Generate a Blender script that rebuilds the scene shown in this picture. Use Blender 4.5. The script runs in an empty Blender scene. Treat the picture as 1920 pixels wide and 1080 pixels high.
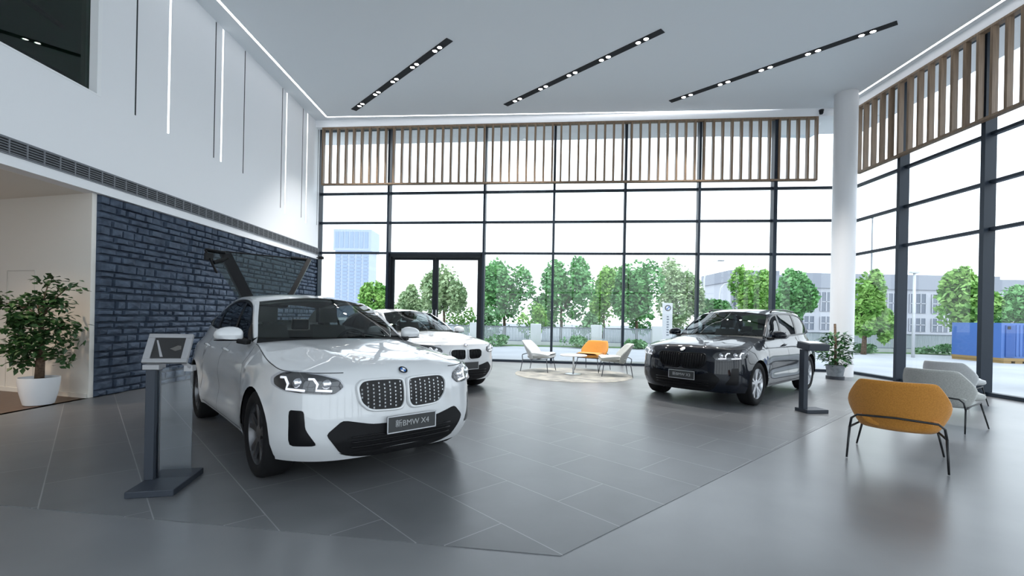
import bpy, bmesh, math, random
import numpy as np
from mathutils import Vector, Matrix

scene = bpy.context.scene
col = scene.collection
PI = math.pi

# ---------------------------------------------------------------- camera
# level camera at eye height, looking down +Y along the hall; tiny roll as in the photograph
FOCAL_PX = 857.0
cam_data = bpy.data.cameras.new('camera')
cam_data.sensor_fit = 'HORIZONTAL'; cam_data.sensor_width = 36.0
cam_data.lens = FOCAL_PX / 1920 * 36.0
cam_data.shift_x = -3 / 1920; cam_data.shift_y = 57 / 1920
cam_data.clip_start = 0.05; cam_data.clip_end = 2000
cam = bpy.data.objects.new('camera', cam_data); col.objects.link(cam)
cam.location = (0, 0, 1.375)
cam.rotation_euler = (Matrix.Rotation(PI/2, 3, 'X') @ Matrix.Rotation(0.02, 3, 'Z')).to_euler()
scene.camera = cam

# ---------------------------------------------------------------- sky and exposure
world = bpy.data.worlds.new('overcast_sky'); scene.world = world
world.use_nodes = True
wn = world.node_tree; wn.nodes.clear()
w_out = wn.nodes.new('ShaderNodeOutputWorld'); w_bg = wn.nodes.new('ShaderNodeBackground')
w_tc = wn.nodes.new('ShaderNodeTexCoord'); w_sep = wn.nodes.new('ShaderNodeSeparateXYZ'); w_rmp = wn.nodes.new('ShaderNodeValToRGB')
w_rmp.color_ramp.elements[0].position = 0.0; w_rmp.color_ramp.elements[0].color = (0.86, 0.93, 1.0, 1)
w_rmp.color_ramp.elements[1].position = 0.7; w_rmp.color_ramp.elements[1].color = (0.78, 0.88, 1.0, 1)
wn.links.new(w_tc.outputs['Generated'], w_sep.inputs[0]); wn.links.new(w_sep.outputs['Z'], w_rmp.inputs['Fac'])
wn.links.new(w_rmp.outputs['Color'], w_bg.inputs['Color']); wn.links.new(w_bg.outputs[0], w_out.inputs['Surface'])
w_bg.inputs['Strength'].default_value = 1.75

scene.view_settings.view_transform = 'Standard'; scene.view_settings.look = 'None'
scene.view_settings.gamma = 1.0; scene.view_settings.use_curve_mapping = False
scene.view_settings.exposure = 0.78
scene.cycles.max_bounces = 10; scene.cycles.diffuse_bounces = 6; scene.cycles.glossy_bounces = 5
scene.cycles.transmission_bounces = 8; scene.cycles.transparent_max_bounces = 16
scene.cycles.use_denoising = True
scene.cycles.sample_clamp_indirect = 8.0

# ---------------------------------------------------------------- materials
MATS = {}
def principled(name, color, rough=.5, metal=0.0, coat=0.0, spec=.5, emit=None, estr=0.0, sheen=0.0):
    m = bpy.data.materials.new(name); m.use_nodes = True
    b = m.node_tree.nodes['Principled BSDF']
    b.inputs['Base Color'].default_value = (*color, 1); b.inputs['Roughness'].default_value = rough
    b.inputs['Metallic'].default_value = metal; b.inputs['Coat Weight'].default_value = coat
    b.inputs['Coat Roughness'].default_value = .03
    b.inputs['Specular IOR Level'].default_value = spec; b.inputs['Sheen Weight'].default_value = sheen
    if emit: b.inputs['Emission Color'].default_value = (*emit, 1); b.inputs['Emission Strength'].default_value = estr
    MATS[name] = m
    return m

def nt(m): return m.node_tree.nodes, m.node_tree.links, m.node_tree.nodes['Principled BSDF']

def add_noise(m, scale, c0, c1, lo=.35, hi=.65, bump=0.0, detail=4.0, bscale=None):
    """two-tone procedural noise colour, with an optional bump"""
    n, l, b = nt(m)
    tc = n.new('ShaderNodeTexCoord'); nz = n.new('ShaderNodeTexNoise'); nz.inputs['Scale'].default_value = scale; nz.inputs['Detail'].default_value = detail
    rp = n.new('ShaderNodeValToRGB'); rp.color_ramp.elements[0].position = lo; rp.color_ramp.elements[1].position = hi
    rp.color_ramp.elements[0].color = (*c0, 1); rp.color_ramp.elements[1].color = (*c1, 1)
    l.new(tc.outputs['Object'], nz.inputs['Vector']); l.new(nz.outputs['Fac'], rp.inputs['Fac']); l.new(rp.outputs['Color'], b.inputs['Base Color'])
    if bump:
        bp = n.new('ShaderNodeBump'); bp.inputs['Strength'].default_value = bump
        if bscale:
            nb = n.new('ShaderNodeTexNoise'); nb.inputs['Scale'].default_value = bscale; nb.inputs['Detail'].default_value = 5
            l.new(tc.outputs['Object'], nb.inputs['Vector']); l.new(nb.outputs['Fac'], bp.inputs['Height'])
        else: l.new(nz.outputs['Fac'], bp.inputs['Height'])
        l.new(bp.outputs['Normal'], b.inputs['Normal'])
    return m

def glass(name, tint, refl=1.0, ior=1.5, rough=0.0):
    """thin pane: lets light straight through, reflects by Fresnel"""
    m = bpy.data.materials.new(name); m.use_nodes = True
    n, l = m.node_tree.nodes, m.node_tree.links; n.clear()
    o = n.new('ShaderNodeOutputMaterial'); mx = n.new('ShaderNodeMixShader'); tr = n.new('ShaderNodeBsdfTransparent'); gl = n.new('ShaderNodeBsdfGlossy')
    # Schlick reflectance, the same from both sides of the pane
    ge = n.new('ShaderNodeNewGeometry'); dp = n.new('ShaderNodeVectorMath'); dp.operation = 'DOT_PRODUCT'
    ab = n.new('ShaderNodeMath'); ab.operation = 'ABSOLUTE'; iv = n.new('ShaderNodeMath'); iv.operation = 'SUBTRACT'; iv.inputs[0].default_value = 1; iv.use_clamp = True
    pw = n.new('ShaderNodeMath'); pw.operation = 'POWER'; pw.inputs[1].default_value = 5
    r0 = ((ior-1)/(ior+1))**2*2
    ma = n.new('ShaderNodeMath'); ma.operation = 'MULTIPLY_ADD'; ma.inputs[1].default_value = (1-r0)*refl; ma.inputs[2].default_value = r0*refl; ma.use_clamp = True
    l.new(ge.outputs['Incoming'], dp.inputs[0]); l.new(ge.outputs['Normal'], dp.inputs[1]); l.new(dp.outputs['Value'], ab.inputs[0]); l.new(ab.outputs[0], iv.inputs[1]); l.new(iv.outputs[0], pw.inputs[0]); l.new(pw.outputs[0], ma.inputs[0])
    tr.inputs['Color'].default_value = (*tint, 1); gl.inputs['Roughness'].default_value = rough; gl.inputs['Color'].default_value = (1, 1, 1, 1)
    l.new(ma.outputs[0], mx.inputs['Fac']); l.new(tr.outputs[0], mx.inputs[1]); l.new(gl.outputs[0], mx.inputs[2]); l.new(mx.outputs[0], o.inputs['Surface'])
    MATS[name] = m
    return m

# ---------------------------------------------------------------- mesh building
class MB:
    """collects shapes; build() links them as ONE mesh object"""
    def __init__(self): self.v = []; self.f = []; self.m = []; self.mats = []; self.cur = 0
    def use(self, mat):
        if mat not in self.mats: self.mats.append(mat)
        self.cur = self.mats.index(mat); return self
    def add(self, vs, fs):
        b = len(self.v); self.v += [tuple(float(q) for q in p) for p in vs]
        for f in fs: self.f.append(tuple(b + i for i in f)); self.m.append(self.cur)
        return self
    def box(self, lo, hi, rot=None, piv=None):
        x0, y0, z0 = lo; x1, y1, z1 = hi
        vs = [Vector(p) for p in ((x0,y0,z0),(x1,y0,z0),(x1,y1,z0),(x0,y1,z0),(x0,y0,z1),(x1,y0,z1),(x1,y1,z1),(x0,y1,z1))]
        if rot is not None:
            c = Vector(piv) if piv is not None else (vs[0] + vs[6]) / 2
            vs = [c + rot @ (p - c) for p in vs]
        return self.add(vs, [(3,2,1,0),(4,5,6,7),(0,1,5,4),(1,2,6,5),(2,3,7,6),(3,0,4,7)])
    def beam(self, a, b, w, h, up=(0,0,1)):
        """rectangular bar from a to b"""
        a = Vector(a); b = Vector(b); d = (b - a).normalized(); s = d.cross(Vector(up))
        if s.length < 1e-4: s = d.cross(Vector((1, 0, 0)))
        s.normalize(); u = s.cross(d)
        vs = []
        for p in (a, b):
            for i, j in ((-1,-1),(1,-1),(1,1),(-1,1)): vs.append(p + s*(i*w/2) + u*(j*h/2))
        return self.add(vs, [(0,1,2,3),(7,6,5,4),(0,4,5,1),(1,5,6,2),(2,6,7,3),(3,7,4,0)])
    def tube(self, pts, r, n=8, closed=False, caps=True):
        pts = [Vector(p) for p in pts]; k = len(pts); vs = []
        rr = r if hasattr(r, '__len__') else [r]*k
        t0 = (pts[1] - pts[0]).normalized(); ref = Vector((0,0,1)) if abs(t0.z) < .9 else Vector((1,0,0))
        nrm = t0.cross(ref).normalized()
        for i, p in enumerate(pts):
            if closed: t = (pts[(i+1) % k] - pts[i-1]).normalized()
            else: t = (pts[min(i+1, k-1)] - pts[max(i-1, 0)]).normalized()
            nrm = (nrm - t*nrm.dot(t)).normalized(); bn = t.cross(nrm)
            for j in range(n):
                a = 2*PI*j/n; vs.append(p + nrm*(rr[i]*math.cos(a)) + bn*(rr[i]*math.sin(a)))
        fs = []
        for i in range(k if closed else k - 1):
            for j in range(n):
                i2 = (i+1) % k; fs.append((i*n+j, i*n+(j+1) % n, i2*n+(j+1) % n, i2*n+j))
        if caps and not closed: fs += [tuple(range(n))[::-1], tuple((k-1)*n+j for j in range(n))]
        return self.add(vs, fs)
    def lathe(self, prof, n=24, axis='Z', c=(0,0,0), close=False):
        """prof: (r, h) pairs turned round the axis"""
        vs = []; k = len(prof); c = Vector(c)
        for r, h in prof:
            for j in range(n):
                a = 2*PI*j/n; x, y = r*math.cos(a), r*math.sin(a)
                p = Vector((x, y, h)) if axis == 'Z' else (Vector((x, h, y)) if axis == 'Y' else Vector((h, x, y)))
                vs.append(c + p)
        fs = [(i*n+j, i*n+(j+1) % n, (i+1)*n+(j+1) % n, (i+1)*n+j) for i in range(k-1) for j in range(n)]
        if close: fs += [((k-1)*n+j, (k-1)*n+(j+1) % n, (j+1) % n, j) for j in range(n)]
        return self.add(vs, fs)
    def grid(self, rows):
        nr = len(rows); nc = len(rows[0])
        return self.add([p for r in rows for p in r], [(i*nc+j, i*nc+j+1, (i+1)*nc+j+1, (i+1)*nc+j) for i in range(nr-1) for j in range(nc-1)])
    def prism(self, poly, z0, z1):
        n = len(poly)
        vs = [(x, y, z0) for x, y in poly] + [(x, y, z1) for x, y in poly]
        return self.add(vs, [tuple(range(n))[::-1], tuple(range(n, 2*n))] + [(i, (i+1) % n, n+(i+1) % n, n+i) for i in range(n)])
    def mirror_y(self):
        b = len(self.v); self.v += [(x, -y, z) for x, y, z in self.v]
        self.f += [tuple(b + i for i in f[::-1]) for f in self.f]; self.m += list(self.m)
        return self
    def build(self, name, mat=None, parent=None, smooth=False, merge=0.0, bevel=0.0, recalc=True, solid=0.0, subsurf=0, angle=None):
        me = bpy.data.meshes.new(name); me.from_pydata(self.v, [], self.f)
        mats = self.mats if self.mats else [mat]
        for q in mats: me.materials.append(MATS[q] if isinstance(q, str) else q)
        for p, mi in zip(me.polygons, self.m): p.material_index = mi
        bm = bmesh.new(); bm.from_mesh(me)
        if merge: bmesh.ops.remove_doubles(bm, verts=bm.verts, dist=merge)
        if recalc: bmesh.ops.recalc_face_normals(bm, faces=bm.faces)
        if smooth:
            for f in bm.faces: f.smooth = True
            if angle:
                for e in bm.edges:
                    if len(e.link_faces) == 2 and e.calc_face_angle(0) > angle: e.smooth = False
        bm.to_mesh(me); bm.free()
        o = bpy.data.objects.new(name, me); col.objects.link(o)
        if parent: o.parent = parent
        if bevel:
            md = o.modifiers.new('bevel', 'BEVEL'); md.width = bevel; md.segments = 2; md.limit_method = 'ANGLE'; md.angle_limit = .6
        if solid:
            md = o.modifiers.new('solid', 'SOLIDIFY'); md.thickness = solid; md.offset = 0
        if subsurf:
            md = o.modifiers.new('subsurf', 'SUBSURF'); md.levels = subsurf; md.render_levels = subsurf
        return o

def tag(o, label=None, cat=None, group=None, kind=None):
    if label: o['label'] = label
    if cat: o['category'] = cat
    if group: o['group'] = group
    if kind: o['kind'] = kind
    return o
def thing(name, loc, rz, label, cat, group=None):
    """an Empty at the thing's base that parents its parts"""
    o = bpy.data.objects.new(name, None); col.objects.link(o); o.empty_display_size = .2
    o.location = loc; o.rotation_euler = (0, 0, rz)
    return tag(o, label, cat, group)
def copy_tree(o, parent=None):
    c = o.copy(); col.objects.link(c)
    if parent: c.parent = parent
    for ch in list(o.children): copy_tree(ch, c)
    return c
def struct(name, label, cat):
    o = bpy.data.objects.new(name, None); col.objects.link(o); o.empty_display_size = .2
    return tag(o, label, cat, kind='structure')
def rz(a): return Matrix.Rotation(a, 3, 'Z')
# ---------------------------------------------------------------- the materials of the place
principled('ceiling_paint', (.70, .74, .77), .85)
principled('white_wall', (.80, .81, .83), .75)
principled('recess_wall', (.78, .75, .70), .8)
principled('white_frame', (.82, .83, .84), .4)
principled('frame_dark', (.014, .022, .034), .45, spec=.25)
principled('door_frame_black', (.008, .011, .015), .4, spec=.25)
principled('black_metal', (.012, .013, .015), .45)
principled('black_plastic', (.009, .009, .010), .55, spec=.2)
principled('gloss_black', (.004, .004, .005), .3, spec=.25)
principled('groove_black', (.02, .022, .025), .9)
principled('grille_grey', (.13, .14, .155), .6)
principled('led', (1, 1, 1), .5, emit=(.95, .97, 1.0), estr=3.0)
principled('led_soft', (1, 1, 1), .5, emit=(.97, .97, 1.0), estr=1.1)
principled('spot_lens', (1, 1, 1), .5, emit=(1, .98, .95), estr=14.0)
glass('clear_glass', (.98, .99, .985), .2)
glass('upper_dark_glass', (.30, .42, .37), .6, 1.5)
glass('acrylic', (.80, .84, .88), 1.0, 1.45)
glass('windscreen', (.58, .67, .65), .7)
glass('side_glass', (.16, .18, .19), .7)
glass('hatch_glass', (.40, .50, .47), 1.0)
glass('lamp_cover', (.9, .9, .92), .6)

# grey porcelain tiles laid at 45 degrees, pale joints
m = principled('tile_floor', (.18, .18, .19), .34)
n, l, b = nt(m)
tc = n.new('ShaderNodeTexCoord'); mp = n.new('ShaderNodeMapping'); mp.inputs['Rotation'].default_value = (0, 0, math.radians(47)); mp.inputs['Location'].default_value = (0, .23, 0)
br = n.new('ShaderNodeTexBrick'); br.offset = .5; br.inputs['Scale'].default_value = 1.0; br.inputs['Brick Width'].default_value = 1.14; br.inputs['Row Height'].default_value = .57
br.inputs['Mortar Size'].default_value = .0045; br.inputs['Mortar Smooth'].default_value = .3; br.inputs['Bias'].default_value = 0
br.inputs['Color1'].default_value = (.15, .153, .16, 1); br.inputs['Color2'].default_value = (.172, .176, .184, 1); br.inputs['Mortar'].default_value = (.33, .33, .34, 1)
nz = n.new('ShaderNodeTexNoise'); nz.inputs['Scale'].default_value = 2.2; nz.inputs['Detail'].default_value = 6; nz.inputs['Distortion'].default_value = .6
mx = n.new('ShaderNodeMix'); mx.data_type = 'RGBA'; mx.blend_type = 'MULTIPLY'; mx.inputs['Factor'].default_value = .35
l.new(tc.outputs['Object'], mp.inputs['Vector']); l.new(mp.outputs[0], br.inputs['Vector']); l.new(tc.outputs['Object'], nz.inputs['Vector'])
l.new(br.outputs['Color'], mx.inputs['A']); l.new(nz.outputs['Fac'], mx.inputs['B']); l.new(mx.outputs['Result'], b.inputs['Base Color'])
bp = n.new('ShaderNodeBump'); bp.inputs['Strength'].default_value = .04; l.new(nz.outputs['Fac'], bp.inputs['Height']); l.new(bp.outputs['Normal'], b.inputs['Normal'])

m = principled('polished_floor', (.15, .15, .155), .28)
add_noise(m, 1.6, (.17, .173, .18), (.205, .207, .213), .3, .7)

# brown wood planks of the recess
m = principled('wood_floor', (.20, .09, .04), .4)
n, l, b = nt(m)
tc = n.new('ShaderNodeTexCoord'); mp = n.new('ShaderNodeMapping'); mp.inputs['Scale'].default_value = (9, .7, 1)
nz = n.new('ShaderNodeTexNoise'); nz.inputs['Scale'].default_value = 2.5; nz.inputs['Detail'].default_value = 6
rp = n.new('ShaderNodeValToRGB'); rp.color_ramp.elements[0].color = (.055, .026, .013, 1); rp.color_ramp.elements[1].color = (.14, .07, .035, 1)
l.new(tc.outputs['Object'], mp.inputs['Vector']); l.new(mp.outputs[0], nz.inputs['Vector']); l.new(nz.outputs['Fac'], rp.inputs['Fac']); l.new(rp.outputs['Color'], b.inputs['Base Color'])

# slate blue split-face stone (the blocks themselves are modelled)
m = principled('slate', (0.028, 0.038, 0.057), .75)
add_noise(m, 7, (0.020, 0.033, 0.060), (0.069, 0.098, 0.147), .3, .72, bump=.5, bscale=26)

# timber slats
m = principled('slat_wood', (.30, .19, .11), .5)
n, l, b = nt(m)
tc = n.new('ShaderNodeTexCoord'); mp = n.new('ShaderNodeMapping'); mp.inputs['Scale'].default_value = (14, 14, .8)
nz = n.new('ShaderNodeTexNoise'); nz.inputs['Scale'].default_value = 3; nz.inputs['Detail'].default_value = 5
rp = n.new('ShaderNodeValToRGB'); rp.color_ramp.elements[0].position = .3; rp.color_ramp.elements[1].position = .7
rp.color_ramp.elements[0].color = (.15, .098, .060, 1); rp.color_ramp.elements[1].color = (.24, .165, .105, 1)
l.new(tc.outputs['Object'], mp.inputs['Vector']); l.new(mp.outputs[0], nz.inputs['Vector']); l.new(nz.outputs['Fac'], rp.inputs['Fac']); l.new(rp.outputs['Color'], b.inputs['Base Color'])

# cars
principled('white_paint', (.60, .61, .62), .3, coat=1.0)
principled('black_paint', (.004, .006, .011), .3, spec=.05, coat=.8)
principled('tyre', (.008, .008, .009), .8, spec=.2)
principled('rim_dark', (.10, .10, .105), .3, metal=.8)
principled('rim_silver', (.55, .56, .58), .28, metal=.9)
principled('chrome', (.72, .73, .75), .14, metal=1.0)
principled('satin_silver', (.62, .63, .65), .3, metal=.7)
principled('disc_steel', (.3, .3, .3), .4, metal=1.0)
principled('cabin_dark', (.010, .011, .012), .7, spec=.2)
principled('cabin_light', (.30, .29, .28), .8)
principled('seat_leather', (.03, .028, .027), .5)
principled('drl', (.9, .92, .95), .25, emit=(.95, .97, 1), estr=.35)
principled('lamp_inner', (.045, .047, .05), .25, metal=.4)
principled('tail_red', (.28, .01, .012), .2, coat=.5)
principled('plate_dark', (.03, .032, .033), .45)
principled('plate_text', (.36, .37, .37), .5)
principled('badge_blue', (.02, .12, .42), .3, coat=.5)
principled('badge_white', (.85, .86, .88), .3, coat=.5)
principled('hatch_trim', (.24, .205, .15), .5)

# furniture and plants
add_noise(principled('orange_fabric', (.52, .22, .03), .85, sheen=.2), 90, (.46, .185, .022), (.58, .25, .035), bump=.12)
add_noise(principled('grey_fabric', (.42, .43, .41), .9, sheen=.2), 90, (.36, .37, .35), (.48, .49, .47), bump=.12)
add_noise(principled('pale_fabric', (0.496, 0.512, 0.520), .9, sheen=.2), 90, (0.448, 0.464, 0.472), (0.544, 0.560, 0.568), bump=.1)
principled('table_white', (.80, .81, .82), .35)
add_noise(principled('rug', (0.259, 0.250, 0.223), .95), 3.2, (0.187, 0.187, 0.179), (0.312, 0.304, 0.268), .4, .6, bump=.1)
principled('pot_white', (.78, .79, .81), .35)
add_noise(principled('pot_grey', (.20, .22, .24), .7), 12, (.16, .18, .20), (.25, .27, .29))
principled('pot_base', (.03, .035, .045), .6)
principled('soil', (.035, .024, .016), .95)
add_noise(principled('bark', (.12, .075, .045), .9), 20, (.07, .045, .028), (.17, .11, .07), bump=.4)
add_noise(principled('leaf_dark', (0.025, 0.072, 0.018), .45), 4, (0.016, 0.047, 0.012), (0.040, 0.108, 0.029))
add_noise(principled('leaf_deep', (.03, .12, .03), .4), 4, (.018, .075, .02), (.05, .17, .045))
add_noise(principled('tree_leaf_fresh', (0.210, 0.420, 0.095), .6), 1.2, (0.116, 0.304, 0.052), (0.315, 0.525, 0.137))
add_noise(principled('tree_leaf_green', (0.126, 0.336, 0.105), .6), 1.2, (0.074, 0.242, 0.074), (0.200, 0.441, 0.158))
add_noise(principled('tree_leaf_pale', (0.315, 0.441, 0.231), .6), 1.2, (0.231, 0.357, 0.178), (0.420, 0.525, 0.294))
add_noise(principled('hedge_leaf', (0.137, 0.294, 0.126), .7), 1.5, (0.084, 0.210, 0.074), (0.210, 0.378, 0.189))

# outdoors
add_noise(principled('pavement', (0.358, 0.372, 0.394), .85), .5, (0.329, 0.343, 0.365), (0.394, 0.408, 0.429))
add_noise(principled('asphalt', (0.257, 0.272, 0.294), .9), .4, (0.237, 0.251, 0.272), (0.286, 0.300, 0.322))
add_noise(principled('lawn', (0.088, 0.165, 0.055), .95), 1.0, (0.061, 0.121, 0.039), (0.121, 0.209, 0.083))
principled('outdoor_white', (0.572, 0.586, 0.601), .6)
principled('railing_grey', (0.165, 0.187, 0.215), .5)
principled('fence_panel', (0.358, 0.394, 0.429), .6)
principled('facade_pale', (0.429, 0.443, 0.480), .8)
principled('facade_roof', (0.264, 0.281, 0.319), .8)
principled('facade_window', (0.121, 0.143, 0.182), .25)
principled('tower_haze', (.27, .32, .41), .7)  # distance haze is mixed into the tower's wall and window colours
principled('tower_glass_haze', (.19, .25, .36), .4)
principled('container_blue', (0.055, 0.138, 0.396), .5)
principled('container_deep', (0.017, 0.077, 0.286), .5)
principled('crate_ochre', (0.303, 0.198, 0.077), .8)
principled('eave_white', (.78, .78, .79), .8)
principled('screen_dark', (0.011, 0.010, 0.010), .15)
principled('screen_image', (0.088, 0.083, 0.077), .2)
principled('stand_silver', (0.286, 0.286, 0.297), .35, metal=.3)
principled('stand_grey', (.035, .042, .055), .45, spec=.3)
principled('column_white', (.60, .61, .63), .45)
# ================================================================ THE SETTING
CEIL = 7.62; XL = -6.5; XR = 9.7; YB = -6.0
TILE = [(-6.66, 3.62), (.30, 2.66), (9.62, 11.05), (9.62, 13.30), (-6.66, 15.25)]

fl = struct('floor', 'grey hall floor with a tiled car display zone', 'floor')
MB().box((-6.58, YB, -.12), (XR + .1, 15.4, -.004)).build('polished_floor', 'polished_floor', fl)
MB().prism(TILE, -.05, .0).build('tile_floor', 'tile_floor', fl)
MB().prism([(-11, YB), (-6.58, YB), (-6.58, 7.3), (-11, 8.4)], -.1, .0).build('wood_floor', 'wood_floor', fl)['label'] = 'brown wooden floor of the recess'

ce = struct('ceiling', 'pale grey flat ceiling with a lit perimeter', 'ceiling')
MB().box((XL - .3, YB, CEIL), (XR + .1, 15.35, CEIL + .2)).build('ceiling_slab', 'ceiling_paint', ce)
MB().box((-11, YB, 3.2), (XL - .26, 8.5, 3.3)).build('recess_soffit', 'recess_wall', ce)

# ---- left wall: slate stone below, white upper wall above
wl = struct('wall_left', 'white upper wall over a slate blue stone wall', 'wall')
up = MB()
up.box((XL - .25, 7.12, 3.2), (XL, 15.45, CEIL)); up.box((XL - .25, YB, 3.2), (XL, 7.12, 4.69))
up.box((XL - .25, YB, 4.69), (XL, 1.6, CEIL)); up.box((XL - .25, 1.6, 7.35), (XL, 7.12, CEIL))
up.build('upper_wall', 'white_wall', wl)
rnd = random.Random(4)
st = MB()
st.box((XL - .30, 7.2, 0), (XL - .10, 15.4, 3.2))
z = 0.0
while z < 3.19:                                           # split-face stone courses
    hgt = rnd.uniform(.085, .155); hgt = min(hgt, 3.2 - z)
    y = 7.2
    while y < 15.39:
        w = min(rnd.uniform(.15, .36), 15.4 - y)
        dep = rnd.uniform(.0, .055); t = rnd.uniform(-.012, .012); g = .003
        y0, y1, z0, z1 = y + g, y + w - g, z + g, z + hgt - g; x = XL - .06 + dep
        if y1 > y0 + .02 and z1 > z0 + .02:
            b = len(st.v)
            ym, zm = (y0+y1)/2 + rnd.uniform(-.05, .05), (z0+z1)/2 + rnd.uniform(-.02, .02)
            e = .016
            st.add([(XL-.12,y0,z0),(XL-.12,y1,z0),(XL-.12,y1,z1),(XL-.12,y0,z1),
                    (x-.008+t,y0+e,z0+e),(x-.008-t,y1-e,z0+e),(x-t-.004,y1-e,z1-e),(x+t-.004,y0+e,z1-e),(x+rnd.uniform(0,.016),ym,zm)],
                   [(0,1,5,4),(1,2,6,5),(2,3,7,6),(3,0,4,7),(4,5,8),(5,6,8),(6,7,8),(7,4,8)])
        y += w
    z += hgt
st.build('stone_wall', 'slate', wl)['label'] = 'slate blue split-face stone wall'

wr_ = struct('wall_recess', 'warm white wall of the recess behind the potted tree', 'wall')
MB().prism([(XL - .10, 7.12), (XL - .10, 7.2), (XL - .35, 7.4), (-11, 8.5), (-11, 8.3)], 0, 3.2).build('plaster', 'recess_wall', wr_)
MB().box((-11.1, YB, 0), (-11, 8.4, 3.2)).build('side_plaster', 'recess_wall', wr_)
bb = MB().prism([(XL - .12, 7.105), (-11, 8.285), (-11, 8.30), (XL - .12, 7.125)], 0, .07).build('baseboard_recess', 'recess_wall')
tag(bb, kind='structure')
rear = MB(); rear.box((-11.1, YB - .2, 0), (XL, YB, 3.3)); rear.box((XL - .3, YB - .2, 3.3), (XL, YB, CEIL)); rear = rear.build('wall_rear', 'white_wall'); tag(rear, kind='structure')
w4 = struct('added_rear_glazing', 'tall unseen glazing behind the viewer, added to let in daylight', 'window'); w4.location = (0, YB, 0)  # unseen rear glazing, added to brighten the hall and its ceiling
for i in range(9):
    x = XL + (XR-XL)*i/8; MB().box((x-.04,-.04,0),(x+.04,.18,CEIL)).build('mullion','frame_dark',w4)
for zt in (.035, 3.4, 5.4, 7.55): MB().box((XL,-.03,zt-.035),(XR,.09,zt+.035)).build('transom','frame_dark',w4)
MB().box((XL,-.004,0),(XR,.004,CEIL)).build('pane','clear_glass',w4)
d2 = struct('door_2', 'flush white door in the recess wall, behind the potted tree', 'door')
ddir = Vector((-4.4, 1.18, 0)).normalized(); dn = Vector((-ddir.y, ddir.x, 0)); dn = -dn if dn.y > 0 else dn
p0 = Vector((-7.80, 7.12 + (7.80 - 6.6)*1.18/4.4, 0)) + dn*.004; p1 = p0 + ddir*.66
sm = MB()
for a, b_ in (((p0.x,p0.y,0),(p0.x,p0.y,2.0)), ((p1.x,p1.y,0),(p1.x,p1.y,2.0)), ((p0.x,p0.y,2.0),(p1.x,p1.y,2.0))): sm.beam(a, b_, .012, .012)
sm.build('door_gap', principled('door_gap', (.60, .57, .53), .9), d2)

# ---- upper inner window in the left wall
w3 = struct('window_3', 'dark green inner window high in the white left wall', 'window')
fr = MB(); fr.box((XL-.12,7.05,4.69),(XL+.005,7.12,7.35)); fr.box((XL-.12,1.6,4.69),(XL+.005,7.05,4.715)); fr.build('window_frame','white_frame',w3)
MB().box((XL-.14,1.6,4.70),(XL-.125,7.08,7.35)).build('pane','upper_dark_glass',w3)
rm = MB(); rm.box((XL-4.1,1.5,4.5),(XL-4,7.6,7.4)); rm.box((XL-4,7.5,4.5),(XL-.26,7.6,7.4)); rm.box((XL-4,1.4,4.5),(XL-.26,1.5,7.4)); rm.box((XL-4,1.5,7.36),(XL-.26,7.5,7.42)); rm.box((XL-4,1.5,4.45),(XL-.26,7.5,4.5))
rm.build('office_walls', principled('office_walls', (.26,.32,.29), .8), w3)
bl = MB(); bl.beam((XL-.9,2.0,6.3),(XL-.9,7.4,5.95),.06,.05); bl.beam((XL-.9,4.4,5.15),(XL-.9,7.4,5.2),.05,.04); bl.build('inner_rail','black_metal',w3)

# ---- black shadow grooves and white light lines in the upper wall
k = 1
for y, z0, z1 in ((7.77,4.70,7.6),(9.80,4.69,7.6),(10.86,4.69,7.6),(12.62,4.3,7.6),(13.85,4.3,7.6),(14.95,4.3,7.6)):
    o = MB().box((XL-.01,y-.014,z0),(XL+.002,y+.014,z1)).build('trim_%d' % k, 'groove_black'); tag(o, kind='structure'); k += 1
for y, z0, lab in ((8.50,4.69,'tall white light line nearest the dark upper window'),(10.03,4.69,'white light line beside a black groove in mid wall'),(12.85,4.2,'white light line second from the far end of the left wall'),(14.14,4.2,'white light line at the far end of the left wall')):
    t = thing('wall_light_line', (XL, y, z0), 0, lab, 'light', 'light lines in the upper left wall')
    MB().box((.001,-.021,0),(.010,.021,7.58-z0)).build('diffuser','led_soft',t)
    c = MB(); c.box((0,-.031,0),(.006,-.021,7.58-z0)); c.box((0,.021,0),(.006,.031,7.58-z0)); c.build('channel','white_frame',t)

# ---- long air grille under the upper wall
t = thing('air_grille', (XL, 9.0, 3.35), 0, 'long grey air grille running along the bottom of the white left wall', 'vent')
MB().box((.001,-7.0,0),(.004,6.1,.2)).build('backing','groove_black',t)
f_ = MB()
for i in range(6): f_.box((.004,-7.0,.012+i*.034),(.016,6.1,.026+i*.034))
f_.build('fins','grille_grey',t)
f_ = MB(); y = -6.9
while y < 6.1: f_.box((.004,y-.008,0),(.018,y+.008,.2)); y += .22
f_.box((.002,-7.0,-.012),(.016,6.1,.006)); f_.box((.002,-7.0,.194),(.016,6.1,.212)); f_.build('frame', principled('grille_frame',(.17,.18,.20),.6), t)

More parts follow.
